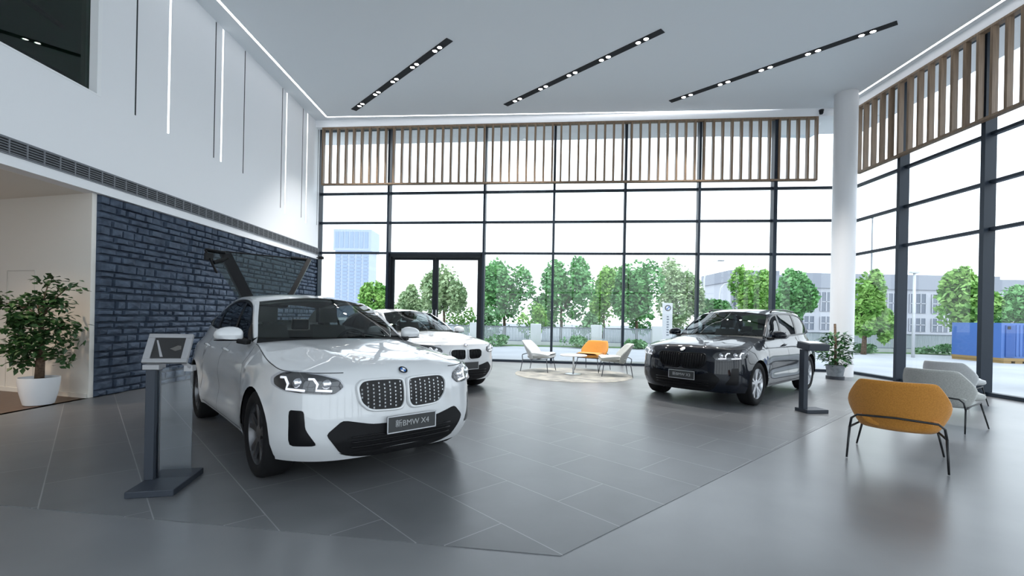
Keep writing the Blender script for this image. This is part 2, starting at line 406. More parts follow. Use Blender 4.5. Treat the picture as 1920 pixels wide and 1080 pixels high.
# ---- back window wall
AB = math.atan(-.12); CB = math.cos(AB)
BX = [(x + 6.5) / CB for x in (-6.5, -4.11, -.972, 1.206, 3.356, 5.508, 7.63, 9.72)]
BZ = [0.0, 3.43, 4.42, 5.38, 7.52]
w1 = struct('window_1', 'tall back window wall of dark mullions and clear panes', 'window'); w1.location = (-6.5, 15.28, 0); w1.rotation_euler = (0, 0, AB)
for i, x in enumerate(BX):
    w = .07 if i not in (6,) else .10
    MB().box((x-w/2,-.20,0),(x+w/2,.04,7.62)).build('mullion','frame_dark',w1)
for zt in BZ[1:]:
    hh = .032 if zt < 7 else .06
    MB().box((0,-.09,zt-hh),(BX[-1],.03,zt+hh)).build('transom','frame_dark',w1)
MB().box((0,-.11,0),(BX[1],.05,.07)).build('sill','frame_dark',w1); MB().box((BX[2],-.11,0),(BX[-1],.05,.07)).build('sill','frame_dark',w1)
for i in range(7):
    for j in range(4):
        if i == 1 and j == 0: continue
        MB().box((BX[i]+.03,-.004,BZ[j]+.03),(BX[i+1]-.03,.004,BZ[j+1]-.03)).build('pane','clear_glass',w1)
# double glass door in the second bay
d1 = struct('door_1', 'tall double glass door in the back window wall', 'door'); d1.location = (-6.5, 15.28, 0); d1.rotation_euler = (0, 0, AB)
xa, xb = BX[1]+.035, BX[2]-.035; xm = (xa+xb)/2
fr = MB(); fr.box((xa,-.14,3.30),(xb,.05,3.40)); fr.box((xa,-.14,0),(xa+.07,.05,3.40)); fr.box((xb-.07,-.14,0),(xb,.05,3.40)); fr.build('door_frame','door_frame_black',d1)
for x0, x1, hs in ((xa+.075, xm-.004, -1), (xm+.004, xb-.075, 1)):
    lf = MB(); lf.box((x0,-.07,.02),(x0+.09,.0,3.29)); lf.box((x1-.09,-.07,.02),(x1,.0,3.29)); lf.box((x0+.09,-.07,3.21),(x1-.09,0,3.29)); lf.box((x0+.09,-.07,.02),(x1-.09,0,.14))
    leaf = lf.build('door_leaf','door_frame_black',d1)
    MB().box((x0+.09,-.04,.14),(x1-.09,-.032,3.21)).build('pane','clear_glass',leaf)
    hx = xm + hs*.06
    hd = MB(); hd.tube([(hx,-.12,.8),(hx,-.12,1.6)],.014); hd.tube([(hx,-.12,.86),(hx,-.07,.86)],.009); hd.tube([(hx,-.12,1.54),(hx,-.07,1.54)],.009); hd.build('door_handle','satin_silver',leaf)

# ---- right window wall
w2 = struct('window_2', 'tall right window wall of deep dark mullions and clear panes', 'window'); w2.location = (XR, 0, 0)
RY = [13.28, 11.37, 9.32, 7.27, 5.22, 3.17, 1.12, -.93, -2.98, -5.03, -6.0]
RZ = [0.0, 3.38, 4.34, 5.32, 7.52]
for i, y in enumerate(RY):
    if i == 0: MB().box((-.12,y-.05,0),(.04,y+.05,7.62)).build('mullion','frame_dark',w2); continue
    MB().box((-.20,y-.045,0),(.04,y+.045,7.62)).build('mullion','frame_dark',w2)
for zt in RZ[1:]:
    hh = .032 if zt < 7 else .06
    MB().box((-.09,YB,zt-hh),(.03,RY[0],zt+hh)).build('transom','frame_dark',w2)
MB().box((-.11,YB,0),(.05,RY[0],.07)).build('sill','frame_dark',w2)
for i in range(len(RY)-1):
    for j in range(4):
        MB().box((-.004,RY[i+1]+.04,RZ[j]+.03),(.004,RY[i]-.04,RZ[j+1]-.03)).build('pane','clear_glass',w2)

# ---- round white column, ceiling bulkheads and eaves
co = MB(); co.lathe([(.0,0),(.28,0),(.28,.0),(.275,.01),(.275,CEIL-.001),(0,CEIL-.001)], 40, c=(8.87,12.35,0)); co = co.build('column','column_white',smooth=True,angle=.6); tag(co, kind='structure')
bk = MB()
def back_pt(x, off): return (x, 14.1 - .1*x + off)
bk.prism([back_pt(-6.5,-.02), back_pt(9.4,-.02), back_pt(9.4,.16), back_pt(-6.5,.16)], 7.40, CEIL)
bk.box((9.38,YB,7.40),(9.56,13.3,CEIL)); o = bk.build('trim_20','white_wall'); tag(o, kind='structure')
ev = MB(); ev.box((XR+.08,YB,7.55),(XR+1.3,13.4,7.75)); ev.prism([(-8,15.52),(XR+1.3,13.40),(XR+1.3,14.7),(-8,16.8)],7.55,7.75); o = ev.build('trim_21','eave_white'); tag(o, kind='structure')

# ---- timber slat screens hung before the windows
def slat_screen(p0, p1, label, n):
    d = Vector((p1[0]-p0[0], p1[1]-p0[1], 0)); L = d.length; a = math.atan2(d.y, d.x)
    t = thing('slat_screen', (p0[0], p0[1], 5.55), a, label, 'screen', 'timber slat screens under the ceiling')
    s = MB()
    for i in range(1, n):
        x = L*i/n; s.box((x-.029,-.06,.05),(x+.029,.06,1.80))
    s.build('slats','slat_wood',t)
    r = MB(); r.box((0,-.065,1.80),(L,.065,1.85)); r.box((0,-.065,0),(L,.065,.05)); r.box((0,-.065,.05),(.05,.065,1.80)); r.box((L-.05,-.065,.05),(L,.065,1.80)); r.build('frame','slat_wood',t)
    return t
slat_screen(back_pt(-6.28,.06), back_pt(8.72,.06), 'long timber slat screen hanging across the top of the back windows', 57)
slat_screen((9.42, 12.62), (9.42, -3.0), 'long timber slat screen hanging across the top of the right-hand windows', 57)

# ---- lit line round the ceiling
def ceil_line(a, b, lab):
    t = thing('ceiling_light_line', (a[0], a[1], CEIL), math.atan2(b[1]-a[1], b[0]-a[0]), lab, 'light', 'light line round the ceiling edge')
    L = math.hypot(b[0]-a[0], b[1]-a[1])
    MB().box((0,-.03,-.004),(L,.03,-.0005)).build('diffuser','led',t)
    c = MB(); c.box((0,-.045,-.007),(L,-.03,-.0005)); c.box((0,.03,-.007),(L,.045,-.0005)); c.build('channel','white_frame',t)
ceil_line((-6.03,-4.0),(-6.03,14.43), 'bright white light line along the left edge of the ceiling')
ceil_line((-6.03,14.43),(9.20,13.22), 'bright white light line along the far edge of the ceiling')
ceil_line((9.20,13.22),(9.20,-4.0), 'bright white light line along the right edge of the ceiling')

SPOT_W = 300
# ---- three black recessed ceiling tracks with paired spots
def track(a, b, label):
    d = Vector((b[0]-a[0], b[1]-a[1], 0)); L = d.length
    t = thing('ceiling_track_light', (a[0], a[1], CEIL), math.atan2(d.y, d.x), label, 'light', 'black ceiling track lights')
    h = MB(); h.box((0,-.085,-.012),(L,.085,-.0005)); h.build('track','groove_black',t)
    for i in range(5):
        for s in (-.11, .11):
            x = L*(i + .5)/5 + s*.9
            lm = MB().lathe([(.066,-.012),(.066,-.022),(.056,-.022),(.052,-.014)], 20, c=(x,0,0)).build('lamp','black_plastic',t,smooth=True,angle=.5)
            MB().lathe([(.0,-.0165),(.054,-.0165)], 20, c=(x,0,0)).build('lens','spot_lens',lm)
            if s > 0: continue
            sp = bpy.data.lights.new('spot_light', 'SPOT'); sp.energy = SPOT_W; sp.spot_size = 1.5; sp.spot_blend = .6; sp.shadow_soft_size = .06; sp.color = (1, .97, .93)
            so = bpy.data.objects.new('spot_light', sp); col.objects.link(so); so.parent = lm; so.location = (x + .1, 0, -.05)
    return t
track((-4.99,13.9),(-1.56,10.28), 'left of the three black tracks of paired spots on the ceiling')
track((-.36,13.39),(3.08,9.81), 'middle of the three black tracks of paired spots on the ceiling')
track((4.32,12.97),(7.77,9.40), 'right of the three black tracks of paired spots on the ceiling')

# ---- small cameras high on the walls
t = thing('security_camera', (8.62, 12.98, 7.44), 0, 'small black camera under the ceiling beside the white column', 'camera')
c = MB(); c.lathe([(0,-.10),(.04,-.09),(.055,-.05),(.055,0),(0,0)], 16); c.build('dome','black_plastic',t,smooth=True,angle=.6)
MB().lathe([(.065,0),(.065,.03),(0,.03)],16).build('mount','black_metal',t)
t = thing('security_camera', (XL, 15.0, 3.24), 0, 'small dark camera at the far end of the white left wall', 'camera')
c = MB(); c.tube([(0,0,0),(.10,0,0)],.018); c.build('bracket','black_metal',t); MB().box((.08,-.05,-.05),(.22,.05,.04)).build('housing','black_plastic',t,bevel=.01)

# ---- warm downlights in the recess soffit
for dx, dy, lab in ((-7.7, 5.3, 'round warm downlight in the recess soffit above the potted tree'), (-8.9, 3.6, 'round warm downlight deeper in the recess soffit')):
    t = thing('downlight', (dx, dy, 3.2), 0, lab, 'light'); MB().lathe([(.05,-.001),(.075,-.001),(.075,-.012),(.055,-.012),(.05,-.004)],24).build('rim','white_frame',t,smooth=True,angle=.5)
    MB().lathe([(0,-.003),(.05,-.003)],20).build('lens','spot_lens',t)
    sp = bpy.data.lights.new('downlight_spot','SPOT'); sp.energy = 110; sp.spot_size = 2.2; sp.spot_blend = .7; sp.color = (1,.80,.60); sp.shadow_soft_size = .05
    so = bpy.data.objects.new('downlight_spot', sp); col.objects.link(so); so.parent = t; so.location = (0,0,-.03)
# ---------------------------------------------------------------- car surface functions
def hermite(xs, ys):
    xs = np.array(xs, float); ys = np.array(ys, float)
    h = np.diff(xs); d = np.diff(ys) / h
    m = np.zeros(len(xs)); m[0] = d[0]; m[-1] = d[-1]
    for i in range(1, len(xs) - 1):
        if d[i-1] * d[i] > 0:
            w1 = 2*h[i] + h[i-1]; w2 = h[i] + 2*h[i-1]
            m[i] = (w1 + w2) / (w1/d[i-1] + w2/d[i])
    def f(x):
        x = min(max(float(x), xs[0]), xs[-1])
        i = min(max(int(np.searchsorted(xs, x)) - 1, 0), len(xs) - 2)
        t = (x - xs[i]) / h[i]
        return float((1+2*t)*(1-t)**2*ys[i] + t*(1-t)**2*h[i]*m[i] + t*t*(3-2*t)*ys[i+1] + t*t*(t-1)*h[i]*m[i+1])
    return f

def sstep(a, b, x):
    t = min(max((x - a) / (b - a), 0), 1)
    return t*t*(3 - 2*t)

class CarShape:
    """half body surface P(s, z): s = distance along the plan outline from the nose centre"""
    def __init__(self, c):
        self.c = c
        o = np.array(c['outline'], float)           # (u, v) from nose centre to tail centre
        t = np.concatenate([[0], np.cumsum(np.hypot(*np.diff(o, axis=0).T))])
        tt = np.linspace(0, t[-1], 500)
        fu, fv = catmull(t, o[:, 0]), catmull(t, o[:, 1])
        pu = np.array([fu(x) for x in tt]); pv = np.array([fv(x) for x in tt])
        self.s = np.concatenate([[0], np.cumsum(np.hypot(np.diff(pu), np.diff(pv)))])
        self.u, self.v = pu, pv
        self.N = hermite(*zip(*c['nose'])); self.S = hermite(*zip(*c['section'])); self.R = hermite(*zip(*c['tail']))
        self.L = self.s[-1]
    def s_at_u(self, u):                            # on the side of the car
        k = np.argmax(self.v)
        a = np.where((self.v > .8 * self.v.max()))[0]
        return float(np.interp(-u, -self.u, self.s))
    def P(self, s, z, off=0.0):
        u = float(np.interp(s, self.s, self.u)); v = float(np.interp(s, self.s, self.v))
        vm = self.v.max()
        w = sstep(.42*vm, .95*vm, v)
        fN = sstep(.22, .72, u); fR = sstep(self.c['rear'] - .75, self.c['rear'] - .12, -u)
        du = fN*self.N(z) - fR*self.R(z)
        dv = w*self.S(z)
        # doors: hollow between sill and shoulder, crease above it
        if -2.45 < u < -.45:
            dd = sstep(-.45, -.75, u) * sstep(-2.45, -2.1, u)
            dv -= dd * .028 * math.exp(-((z - .56)/.13)**2)
            dv += dd * .010 * math.exp(-((z - .34)/.05)**2)
        # shoulder crease
        if u < .2:
            zc = .90 + .05*sstep(.2, -3, u)
            dv += .016*sstep(.2, -.4, u) * math.exp(-abs(z - zc)/.045)
        # flared arches
        for uc in (0.0, -self.c['wb']):
            d = math.hypot(u - uc, z - self.c['hub'])
            dv += w * .022 * math.exp(-max(d - self.c['arch'], 0)/.07)
        p = np.array([u + du, max(v + dv, 0.0), z])
        if off:
            e = 1e-3
            a = self.P(s + e, z) - self.P(max(s - e, 0), z); b = self.P(s, z + e) - self.P(s, z - e)
            n = np.cross(b, a); n /= (np.linalg.norm(n) + 1e-12)
            if n[0]*self._ou(s) + n[1]*self._ov(s) < 0: n = -n
            p = p + n*off
        return p
    def _ou(self, s):
        return 1 if s < 1.0 else (-1 if s > self.L - 1.0 else 0)
    def _ov(self, s):
        return 1 if .3 < s < self.L - .3 else .01

def catmull(xs, ys):
    xs = np.array(xs, float); ys = np.array(ys, float); n = len(xs)
    m = np.zeros(n)
    for i in range(1, n-1): m[i] = (ys[i+1]-ys[i-1])/(xs[i+1]-xs[i-1])
    m[0] = 0 if True else 0; m[0] = (ys[1]-ys[0])/(xs[1]-xs[0]); m[-1] = (ys[-1]-ys[-2])/(xs[-1]-xs[-2])
    def f(x):
        x = min(max(float(x), xs[0]), xs[-1])
        i = min(max(int(np.searchsorted(xs, x)) - 1, 0), n - 2); h = xs[i+1]-xs[i]; t = (x-xs[i])/h
        return float((1+2*t)*(1-t)**2*ys[i] + t*(1-t)**2*h*m[i] + t*t*(3-2*t)*ys[i+1] + t*t*(t-1)*h*m[i+1])
    return f

COUPE = dict(wb=2.864, hub=.363, arch=.40, rear=3.905,
    outline=[(.85,0),(.847,.15),(.838,.30),(.818,.45),(.775,.60),(.70,.735),(.60,.83),(.46,.90),(.25,.937),(0,.95),(-.5,.945),(-1.0,.943),(-1.6,.945),(-2.2,.955),(-2.864,.962),(-3.2,.945),(-3.5,.90),(-3.7,.80),(-3.83,.60),(-3.89,.30),(-3.905,0)],
    nose=[(.15,-.16),(.22,-.09),(.30,-.04),(.42,0),(.55,0),(.62,-.008),(.75,-.02),(.85,-.045),(.92,-.085),(.98,-.15)],
    section=[(.15,-.09),(.22,-.05),(.30,-.02),(.45,0),(.62,0),(.72,-.003),(.80,-.012),(.88,-.03),(.95,-.065),(1.0,-.10),(1.06,-.14),(1.15,-.18),(1.3,-.24)],
    tail=[(.2,-.12),(.35,-.03),(.5,0),(.65,-.01),(.9,-.08),(1.1,-.10),(1.25,-.02)])
# ---------------------------------------------------------------- car builder
def curve(pts):
    """smooth curve through 3-D points, t in 0..1 by chord length"""
    p = np.array(pts, float)
    if len(p) == 2: return lambda t: p[0]*(1-t) + p[1]*t
    d = np.concatenate([[0], np.cumsum(np.linalg.norm(np.diff(p, axis=0), axis=1))]); d /= d[-1]
    fs = [catmull(d, p[:, k]) for k in range(3)]
    return lambda t: np.array([g(t) for g in fs])
def coons(c0, c1, d0, d1, n, m):
    """c0,c1 run along t (n), d0,d1 run along s (m) from c0 to c1"""
    rows = []
    for j in range(m+1):
        s = j/m; r = []
        for i in range(n+1):
            t = i/n
            p = (1-s)*c0(t) + s*c1(t) + (1-t)*d0(s) + t*d1(s) - ((1-s)*(1-t)*c0(0) + (1-s)*t*c0(1) + s*(1-t)*c1(0) + s*t*c1(1))
            r.append(p)
        rows.append(r)
    return rows
def flip(f): return lambda t: f(1-t)
def mir(p): return np.array([p[0], -p[1], p[2]])

def build_car(K, loc, yaw, name_label, cat, group, paint, rim_mat):
    S = CarShape(K); t = thing('car', loc, yaw, name_label, cat, group)
    Z0 = .27
    top = hermite(*zip(*K['top']))                     # height of the body edge (fender line, then belt) against -u
    fz = K['front_edge']
    def sU(u): return S.s_at_u(u)
    s_front = sU(.415)
    def ztop(s):
        u = float(np.interp(s, S.s, S.u)); return top(-u)
    def PS(s, z, off=0.0):                             # signed: s < 0 is the right-hand side of the car
        p = S.P(abs(s), z, off); return p if s >= 0 else mir(p)
    # --- columns of the body side: (s, z_bottom)
    cols = []
    for s in np.linspace(0, s_front, 24): cols.append((s, K['lip'](s/s_front)))
    A, H = K['arch'], K['hub']
    for uc in (0.0, -K['wb']):
        sc = [(sU(uc+A), Z0), (sU(uc+A)+.0005, H)]
        for k in range(1, 16):
            th = PI*k/16; sc.append((sU(uc + A*math.cos(th)), H + A*math.sin(th)))
        sc += [(sU(uc-A)-.0005, H), (sU(uc-A), Z0)]
        if uc == 0: cols += sc[1:]; cols += [(s, Z0) for s in np.linspace(sU(-A), sU(-K['wb']+A), 22)[1:-1]]
        else: cols += sc
    s_r = sU(-K['wb']-A)
    for s in np.linspace(s_r, S.L, 16)[1:]: cols.append((s, Z0 + .06*min((s-s_r)/.4, 1)))
    M = 16; rows = []
    for j in range(M+1):
        tt = j/M; r = []
        for s, zb in cols:
            zt = ztop(s); r.append(S.P(s, zb + (zt-zb)*tt))
        rows.append(r)
    body = MB(); body.grid(rows)
    # --- bonnet
    s_c = float(np.interp(K['corner_v'], S.v[:250], S.s[:250])); s_w = sU(K['cowl_u'])
    F = lambda a: S.P(a*s_c, ztop(a*s_c)); E = lambda b: S.P(s_c + b*(s_w-s_c), ztop(s_c + b*(s_w-s_c)))
    cen = [tuple(F(0))] + K['bonnet']; Cn = curve(cen)
    cowl_c = np.array(cen[-1]); cowl_e = E(1)
    Kc = curve([cowl_c, cowl_c*.72 + cowl_e*.28 + np.array([.012,0,.006]), cowl_c*.35 + cowl_e*.65 + np.array([.02,0,.012]), cowl_e])
    bon = coons(F, Kc, Cn, E, 16, 22)
    for j, r in enumerate(bon):
        for i, p in enumerate(r):
            a, b = i/16, j/22
            p[2] += .030*math.sin(PI*min(a*1.02, 1))**1.2 * math.sin(PI*b)**.7 * .9
            v0 = .30 + .30*b
            p[2] += .011*math.exp(-((p[1]-v0)/.035)**2) * math.sin(PI*min(b*1.1, 1))**.6
    body.grid(bon); body.mirror_y()
    bo = body.build('body', paint, t, smooth=True, merge=.0008, angle=.7)
    # --- greenhouse
    belt = lambda u: S.P(sU(u), top(-u))
    Tsp = curve(K['cant']); Wd = curve(K['pillar']); Rf = curve(K['roof_edge']); Rc = curve(K['roof_centre'])
    wb_c = np.array(K['screen_base']); wb_e = np.array(K['pillar'][0]); wt_c = np.array(K['roof_centre'][0]); wt_e = np.array(K['pillar'][-1])
    base = curve([wb_c, (wb_c*.5+wb_e*.5)+np.array([.055,.0,.004]), wb_e]); topc = curve([wt_c, (wt_c+wt_e)/2+np.array([.022,0,.012]), wt_e])
    ws = coons(base, topc, curve([wb_c, (wb_c+wt_c)/2+np.array([.02,0,.015]), wt_c]), Wd, 10, 8)
    g = MB(); g.grid(ws); g.mirror_y(); wso = g.build('windscreen', 'windscreen', t, smooth=True, merge=.0005)
    # scuttle between bonnet and windscreen
    g = MB(); g.grid([[Kc(i/10) + np.array([.004,0,-.012]) for i in range(11)], [base(i/10) + np.array([-.01,0,-.012]) for i in range(11)]]); g.mirror_y(); g.build('scuttle', 'black_plastic', t, smooth=True, merge=.0005)
    # painted A pillar + roof rail strip, roof
    cant_u = [q[0] for q in K['cant']]
    rail_in = lambda x: (Wd(x/.42) if x < .42 else Rf((x-.42)/.58))
    n = 34; cab = MB(); r0 = [rail_in(i/n) for i in range(n+1)]; r1 = [Tsp(i/n * K['cant_end']) for i in range(n+1)]
    mid = [(a+b)/2 + np.array([0, .012, .012]) for a, b in zip(r0, r1)]
    cab.grid([r0, mid, r1])
    rt = coons(topc, K_end(K, 'roof'), Rc, Rf, 10, 12)
    cab.grid(rt)
    # fill between fender edge and pillar foot
    foot = [cowl_e + (belt(K['cant'][0][0])-cowl_e)*q for q in (0, .5, 1)]
    cab.grid([[cowl_e, belt(K['cant'][0][0]-.0)], [wb_e, np.array(K['cant'][0])]])
    cab.mirror_y(); cab.build('roof', paint, t, smooth=True, merge=.0006, angle=.8)
    # rear quarter/deck panel
    rear_pts = K['deck']                                # closing strip from the cant end to the tail edge
    dk = MB(); ue = K['cant'][-1][0]
    s_e = sU(ue + .0); N_ = 14
    outer = [S.P(s_e + (S.L-s_e)*i/N_, ztop(s_e + (S.L-s_e)*i/N_)) for i in range(N_+1)]
    gl0 = np.array(K['hatch'][1]); hc = np.array(K['hatch_centre'][1])
    inner = curve([np.array(K['cant'][-1]), gl0, (gl0+hc)/2 + np.array([-.02,0,.01]), hc])
    dk.grid([outer, [outer[i]*.5 + inner(i/N_)*.5 + np.array([0,0,.012]) for i in range(N_+1)], [inner(i/N_) for i in range(N_+1)]])
    dk.mirror_y(); dk.build('rear_deck', paint, t, smooth=True, merge=.0006)
    # C pillar skin between roof edge end, hatch glass side and cant
    hs = curve([K['hatch'][0], ((np.array(K['hatch'][0])+np.array(K['hatch'][1]))/2 + np.array(K['hatch_bow'])), K['hatch'][1]])
    cp = MB(); e0 = K['cant_end']
    cp.grid([[hs(i/8) for i in range(9)], [Tsp(e0 + (1-e0)*i/8) for i in range(9)]]); cp.build('rear_pillar', paint, t, smooth=True); cp.v = [(x, -y, z) for x, y, z in cp.v]; cp.build('rear_pillar', paint, t, smooth=True)
    # side windows: black trim field and the panes
    def side(u, f):                                     # f 0 belt .. 1 cant rail
        b = belt(u); ts = np.linspace(0, 1, 60); us = np.array([Tsp(q)[0] for q in ts]); q = float(np.interp(-u, -us, ts)); c = Tsp(q)
        p = b + (c-b)*f; p[1] += .018*math.sin(PI*f); return p
    u0, u1 = K['cant'][0][0] - .01, K['cant'][-1][0] + .02
    def frame_strip(a, b, f0, f1, off=0.0, n=6, m=4):
        return [[side(a + (b-a)*i/n, f0 + (f1-f0)*j/m) + np.array([0, off, 0]) for i in range(n+1)] for j in range(m+1)]
    tr = MB()
    for b_ in K['pillars']: tr.grid(frame_strip(b_+.045, b_-.045, 0, 1, .0, 2, 6))
    tr.grid(frame_strip(u0, u1, -.02, .06, .004, 30, 1)); tr.grid(frame_strip(u0, u1, .93, 1.0, .002, 30, 1))
    tr.grid(frame_strip(u0, K['quarter'], 0, 1, .003, 3, 5)); tr.grid(frame_strip(K['rear_end'], u1, 0, 1, .003, 4, 5))
    tr.mirror_y(); tr.build('window_trim', 'gloss_black', t, smooth=True)
    ends = [K['quarter']] + K['pillars'] + [K['rear_end']]
    for sgn in (1, -1):
        for a, b in zip(ends[:-1], ends[1:]):
            w_ = MB(); rows_ = frame_strip(a, b, .03, .96, -.006, 8, 5)
            if sgn < 0: rows_ = [[mir(p) for p in r] for r in rows_]
            w_.grid(rows_); w_.build('side_window', 'side_glass', t, smooth=True)
    # hatch glass (closed cars) or raised tailgate
    hg = coons(K_end(K, 'roof'), curve([K['hatch_centre'][1], (np.array(K['hatch_centre'][1])+np.array(K['hatch'][1]))/2 + np.array([.0,0,.0]), K['hatch'][1]]),
               curve([K['hatch_centre'][0], (np.array(K['hatch_centre'][0])+np.array(K['hatch_centre'][1]))/2 + np.array(K['hatch_bow']), K['hatch_centre'][1]]), hs, 8, 6)
    if not K.get('open'):
        g = MB(); g.grid(hg); g.mirror_y(); g.build('rear_window', 'side_glass', t, smooth=True, merge=.0005)
    else:
        raised_tailgate(t, K, paint)
    # --- dark lining, floor and seats
    ln = MB(); uu = np.linspace(K['cowl_u']-.05, -K['rear']+.5, 16)
    ln.grid([[S.P(sU(u), top(-u)-.01) + np.array([0,-.035,0]) for u in uu], [S.P(sU(u), .60) + np.array([0,-.06,0]) for u in uu], [np.array([u, .70, .36]) for u in uu], [np.array([u, 0, .36]) for u in uu]])
    ln.mirror_y()
    for u in (uu[0], uu[-1]):
        ln.add([(u,-.8,.36),(u,.8,.36),(u,.78,1.0),(u,-.78,1.0)],[(0,1,2,3)])
    ln.build('cabin_lining', 'cabin_dark', t, merge=.0005)
    hl = MB(); hl.grid([[p + np.array([0,0,-.035]) for p in r] for r in rt]); hl.mirror_y(); hl.build('headlining', 'cabin_light', t, smooth=True, merge=.0005)
    uw = K['pillar'][0][0]
    ds = MB(); pr_ = [(uw+.16, .80),(uw+.13,1.06),(uw-.10,1.09),(uw-.26,1.06),(uw-.32,.98),(uw-.30,.80)]
    ds.grid([[np.array([a, v, b + .03*math.exp(-((v-.36)/.2)**2)*(1 if -.3 < a-uw < -.05 else 0)]) for v in np.linspace(-.74, .74, 13)] for a, b in pr_]); ds.build('dashboard', 'cabin_dark', t, smooth=True)
    sw = MB(); ce_ = np.array([uw-.48, .37, 1.03]); ring = []
    for k in range(20):
        a = 2*PI*k/20; ring.append(ce_ + np.array([.35*.18*math.sin(a), .18*math.cos(a), .93*.18*math.sin(a)]))
    sw.tube(ring, .016, 7, closed=True); sw.beam(ce_+np.array([0,-.17,0]), ce_+np.array([0,.17,0]), .05, .02); sw.tube([ce_, ce_+np.array([.25,0,-.1])], .03); sw.build('steering_wheel', 'black_plastic', t, smooth=True, angle=.8)
    sx = uw - .98
    for v in (.37, -.37):
        st_ = MB(); st_.box((sx-.05,v-.25,.52),(sx+.48,v+.25,.68))
        st_.grid([[(sx+.06-.26*q+.03*math.cos(w_*PI/2), v+w_*(.25-.04*q*q), .62+.62*q) for w_ in np.linspace(-1,1,7)] for q in np.linspace(0,1,7)])
        st_.grid([[(sx-.07-.26*q, v+w_*(.24-.04*q*q), .62+.62*q) for w_ in np.linspace(-1,1,7)] for q in np.linspace(0,1,7)])
        st_.box((sx-.34,v-.12,1.27),(sx-.24,v+.12,1.46)); st_.beam((sx-.26,v,1.2),(sx-.29,v,1.3),.08,.02)
        st_.build('front_seat', 'seat_leather', t, smooth=True, angle=.7)
    rs = MB(); rs.box((sx-1.25,-.62,.5),(sx-.75,.62,.66)); rs.box((sx-1.42,-.62,.60),(sx-1.28,.62,1.14))
    for v in (.4,-.4): rs.box((sx-1.48,v-.12,1.14),(sx-1.40,v+.12,1.30))
    rs.build('rear_seat', 'seat_leather', t, bevel=.02)
    # --- underside and wheel wells
    un = MB(); ring = []
    for s in np.linspace(0, S.L, 40):
        p = S.P(s, .3); ring.append((p[0]*.985, max(p[1]-.10, 0), .255))
    un.add(ring + [mir(p) for p in ring[::-1]], [tuple(range(80))]); 
    for uc in (0.0, -K['wb']):
        arc = [(uc + (A+.012)*math.cos(th), H + (A+.012)*math.sin(th)) for th in np.linspace(-.28, PI+.28, 18)]
        w_ = MB(); vo = [S.P(sU(a), max(b, .27))[1] - .012 for a, b in arc]
        w_.grid([[(a, v, b) for (a, b), v in zip(arc, vo)], [(a, .56, b) for a, b in arc]])
        w_.add([(a, .56, b) for a, b in arc], [tuple(range(18))]); w_.mirror_y(); un.use('black_plastic').add(w_.v, w_.f)
    un.build('underbody', 'black_plastic', t)
    # --- surface-following details
    def poly_patch(name, poly, off, mat, parent=None, skirt=.012, rings=5, both=True):
        parent = parent or t
        objs = []
        for sg in ((1, -1) if both else (1,)):
            c = np.mean(np.array(poly), axis=0); mb = MB(); N = len(poly)
            vs = [PS(sg*poly[i][0], poly[i][1], off-skirt) for i in range(N)]
            for k in range(rings):
                f = 1 - k/rings; vs += [PS(sg*(c[0]+(q[0]-c[0])*f), c[1]+(q[1]-c[1])*f, off) for q in poly]
            vs.append(PS(sg*c[0], c[1], off)); fs = []
            for k in range(rings):
                for i in range(N): fs.append((k*N+i, k*N+(i+1) % N, (k+1)*N+(i+1) % N, (k+1)*N+i))
            for i in range(N): fs.append((rings*N+i, rings*N+(i+1) % N, (rings+1)*N))
            mb.add(vs, fs); objs.append(mb.build(name, mat, parent, smooth=True, angle=.7))
        return objs
    def dense(poly, n=8, smooth=0):
        P_ = np.array(poly, float); out = []
        for i in range(len(P_)):
            for k in range(n): out.append(P_[i]*(1-k/n) + P_[(i+1) % len(P_)]*k/n)
        out = np.array(out)
        for _ in range(smooth): out = out*.5 + .25*(np.roll(out,1,0)+np.roll(out,-1,0))
        return [tuple(q) for q in out]
    def surf_tube(mb, path, off, r, sg=1, n=6):
        mb.tube([PS(sg*a, b, off) for a, b in path], r, n)
    D = K['front']
    # kidneys
    kid = dense(D['kidney'], 8, 6); kc = np.mean(np.array(kid), axis=0)
    big = [tuple(kc + (np.array(q)-kc)*np.array([1.14, 1.16])) for q in kid]
    for sg in (1, -1):
        fr_ = MB(); N = len(kid)
        rings = [[PS(sg*q[0], q[1], .004) for q in big], [PS(sg*(q[0]*.6+p[0]*.4), q[1]*.6+p[1]*.4, D['lip']) for q, p in zip(big, kid)], [PS(sg*q[0], q[1], D['lip']) for q in kid], [PS(sg*q[0], q[1], -.03) for q in kid]]
        fs = [(k*N+i, k*N+(i+1) % N, (k+1)*N+(i+1) % N, (k+1)*N+i) for k in range(3) for i in range(N)]
        fr_.add([p for r in rings for p in r], fs); ko = fr_.build('kidney_grille', D['kidney_frame'], t, smooth=True, angle=.8)
        in_ = MB(); vs = [PS(sg*q[0], q[1], .006) for q in kid] + [PS(sg*(kc[0]+(q[0]-kc[0])*.5), kc[1]+(q[1]-kc[1])*.5, .004) for q in kid] + [PS(sg*kc[0], kc[1], .004)]
        in_.add(vs, [(i, (i+1) % N, N+(i+1) % N, N+i) for i in range(N)] + [(N+i, N+(i+1) % N, 2*N) for i in range(N)]); in_.build('grille_mesh', 'gloss_black', ko, smooth=True)
        sd = MB(); lo = np.min(np.array(kid), axis=0); hi = np.max(np.array(kid), axis=0)
        pk = np.array(kid)
        def inside(a, b):
            c_ = False
            for i in range(N):
                (x1, y1), (x2, y2) = pk[i], pk[(i+1) % N]
                if (y1 > b) != (y2 > b) and a < (x2-x1)*(b-y1)/(y2-y1)+x1: c_ = not c_
            return c_
